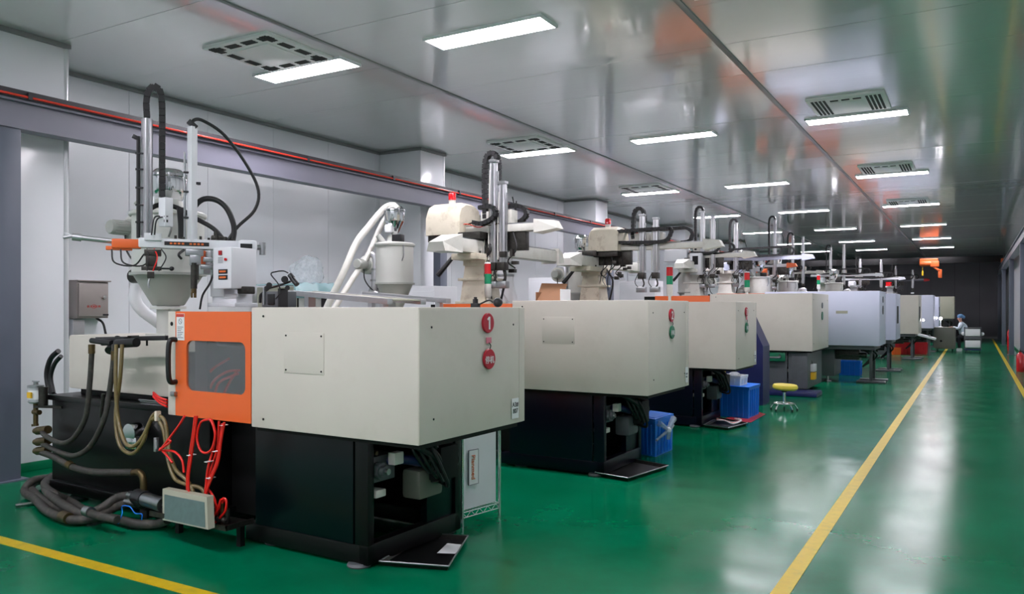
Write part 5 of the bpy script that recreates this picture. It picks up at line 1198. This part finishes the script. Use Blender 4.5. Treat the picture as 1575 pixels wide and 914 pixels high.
for y in (-.15, 0, .15): G().tube([(-.05, y, 0), (-.05, y, -.9)], .02, 8, sm=False).put('pipe', 'trim', t)
G().cyl((-.09, 0, -.35), (-.03, 0, -.35), .05).put('valve_wheel', 'extred', t)

# ---------------------------------------------------------------- seated worker
wx, wy = -.36, 34.65
t = thing('person', 'person in white smock and blue cap seated at the grey cabinet, working with both hands', 'person', (wx, wy, 0))
def skin_body(name, verts, edges, radii, m, parent, root=0, lv=2):
    me = bpy.data.meshes.new(name); me.from_pydata(verts, edges, []); me.update()
    o = bpy.data.objects.new(name, me); C.objects.link(o); o.parent = parent
    md = o.modifiers.new('skin', 'SKIN'); md.use_smooth_shade = True
    sv = me.skin_vertices[0].data if me.skin_vertices else None
    if sv is None:
        bm = bmesh.new(); bm.from_mesh(me); bm.verts.layers.skin.verify(); bm.to_mesh(me); bm.free(); sv = me.skin_vertices[0].data
    for i, r in enumerate(radii):
        sv[i].radius = (r, r) if not isinstance(r, tuple) else r; sv[i].use_root = (i == root)
    s2 = o.modifiers.new('sub', 'SUBSURF'); s2.levels = lv; s2.render_levels = lv
    bpy.context.view_layer.update()
    m2 = bpy.data.meshes.new_from_object(o.evaluated_get(bpy.context.evaluated_depsgraph_get()))
    o.modifiers.clear(); o.data = m2; m2.materials.clear(); m2.materials.append(M[m])
    m2.polygons.foreach_set('use_smooth', [True] * len(m2.polygons))
    return o
# skin: head, neck, hands; smock: trunk and sleeves; trousers: legs (faces -X)
sv = [(.05, 0, .60), (-.01, 0, .78), (-.04, 0, .95), (-.07, 0, 1.06), (-.09, 0, 1.12),
      (-.06, -.17, 1.04), (-.16, -.20, .86), (-.36, -.13, .92), (-.06, .17, 1.04), (-.16, .20, .86), (-.36, .13, .92)]
se = [(0, 1), (1, 2), (2, 3), (3, 4), (3, 5), (5, 6), (6, 7), (3, 8), (8, 9), (9, 10)]
skin_body('smock', sv, se, [(.17, .19), (.155, .18), (.16, .19), (.12, .15), .06, .075, .06, .042, .075, .06, .042], 'coat', t)
hv = [(-.09, 0, 1.10), (-.10, 0, 1.17), (-.13, 0, 1.21), (-.125, 0, 1.28), (-.11, 0, 1.33)]
hd = skin_body('head', hv, [(0, 1), (1, 2), (2, 3), (3, 4)], [.05, .05, .068, .082, .07], 'skin', t)
G().loft([[V((-.205, -.012, 1.265)), V((-.205, .012, 1.265)), V((-.225, 0, 1.23))], [V((-.19, -.012, 1.262)), V((-.19, .012, 1.262)), V((-.19, 0, 1.222))]]).put('nose', 'skin', hd)
for s_ in (-1, 1):
    G().ball((-.195, s_ * .03, 1.27), .009, 8).put('eye', 'ink', hd)
    G().ball((-.11, s_ * .084, 1.255), .02, 8, 1.5).put('ear', 'skin', hd)
G().box(-.2, -.02, 1.205, -.19, .02, 1.212, .003).put('mouth', 'redink', hd)
G().lathe((-.10, 0, 1.305), [(.094, -.03), (.105, .0), (.108, .04), (.09, .085), (.05, .11), (.0001, .115)], 20).tube([(-.03, 0, 1.27), (.0, 0, 1.30), (-.02, 0, 1.35)], .05, 10).put('cap', 'cap', t)
for s_ in (-1, 1):
    H = V((-.38, s_ * .12, .925))
    vv = [(.03, 0, .0), (-.02, 0, .0), (-.06, 0, 0)]; ee = [(0, 1), (1, 2)]; rr_ = [.03, (.03, .016), (.032, .014)]
    for k, ln in enumerate((.05, .062, .068, .055)):
        b0 = len(vv); y = (-.026 + .0175 * k)
        vv += [(-.075, y, 0), (-.075 - ln * .55, y, -.006), (-.075 - ln, y, -.03)]; ee += [(2, b0), (b0, b0 + 1), (b0 + 1, b0 + 2)]; rr_ += [.009, .008, .007]
    b0 = len(vv); vv += [(-.02, -s_ * .035, -.005), (-.055, -s_ * .05, -.015)]; ee += [(1, b0), (b0, b0 + 1)]; rr_ += [.011, .009]
    skin_body('hand', [tuple(H + V(v)) for v in vv], ee, rr_, 'skin', t, 0, 1)
lv_ = [(.06, 0, .60), (.04, -.10, .58), (-.17, -.13, .54), (-.13, -.13, .12), (.04, .10, .58), (-.17, .13, .54), (-.13, .13, .12)]
skin_body('trousers', lv_, [(0, 1), (1, 2), (2, 3), (0, 4), (4, 5), (5, 6)], [.13, .10, .075, .05, .10, .075, .05], 'trouser', t)
for s_ in (-1, 1): G().box(-.24, s_ * .13 - .05, .0, -.04, s_ * .13 + .05, .12, .035).put('shoe', 'whitep', t)
t = thing('work_stool', 'low stool under the seated worker', 'stool', (wx + .08, wy, 0))
G().lathe((0, 0, .40), [(.16, 0), (.17, .02), (.17, .05), (.15, .06)], 20).put('seat', 'plug', t)
G().cyl((0, 0, .05), (0, 0, .40), .025).put('column', 'chrome', t)
for k in range(5):
    a = k * 2 * PI / 5; G().tube([(0, 0, .08), (.2 * math.cos(a), .2 * math.sin(a), .02)], .015, 6, sm=False).put('leg', 'chrome', t)
# ---------------------------------------------------------------- back row: white cabinets and dryers behind the machines
for i, (x, y, w_, h_) in enumerate(((-7.3, 9.9, .8, 1.98), (-7.2, 14.2, 1.0, 2.25), (-7.0, 18.3, .9, 2.3), (-7.4, 21.9, 1.0, 2.35))):
    t = thing('white_cabinet', ['white equipment cabinet behind the second machine robot', 'white equipment cabinet behind the third machine robot', 'white equipment cabinet behind the large cream machine', 'white equipment cabinet behind the lilac machines'][i], 'cabinet', (x, y, 0))
    G().box(-w_ / 2, -.3, .05, w_ / 2, .3, h_, .01).box(-w_ / 2 + .03, -.27, 0, w_ / 2 - .03, .27, .05).put('body', 'white', t)
    G().box(-w_ / 2 + .03, -.31, .15, w_ / 2 - .03, -.3, h_ - .08, .004).put('door', 'white', t)
    G().box(w_ / 2 - .1, -.33, h_ * .55, w_ / 2 - .07, -.31, h_ * .55 + .15, .004).put('handle', 'plug', t)
def DP(x, Y, z): q = PY(x, 470, Y); return (q.x, Y, z)
dryer(DP(895, 11.5, 1.36), .2, 'cream hopper dryer with chrome loader behind the second machine, left of the third robot', r=.22, h=.42, cone=.28, throat=.24, blower_side=-1, blower_z=.2, body='cleanoff')
dryer(DP(1062, 16.7, 1.38), .1, 'grey hopper dryer behind the white control box robot', r=.26, h=.5, cone=.35, throat=.25, blower_side=1, blower_z=.1)
dryer(DP(1168, 19.9, 1.38), .0, 'cream hopper dryer on the largest lilac machine', r=.26, h=.4, cone=.35, throat=.25, blower_side=-1, body='cleanoff')
dryer(DP(1212, 23.5, 1.38), .0, 'small dryer behind the orange tipped robot', r=.26, h=.4, cone=.35, throat=.25, blower_side=1, body='dryer')
dryer(DP(1283, 29.1, 1.38), .0, 'small dryer on the seventh machine', r=.28, h=.4, cone=.4, throat=.3, blower_side=1, body='dryer')
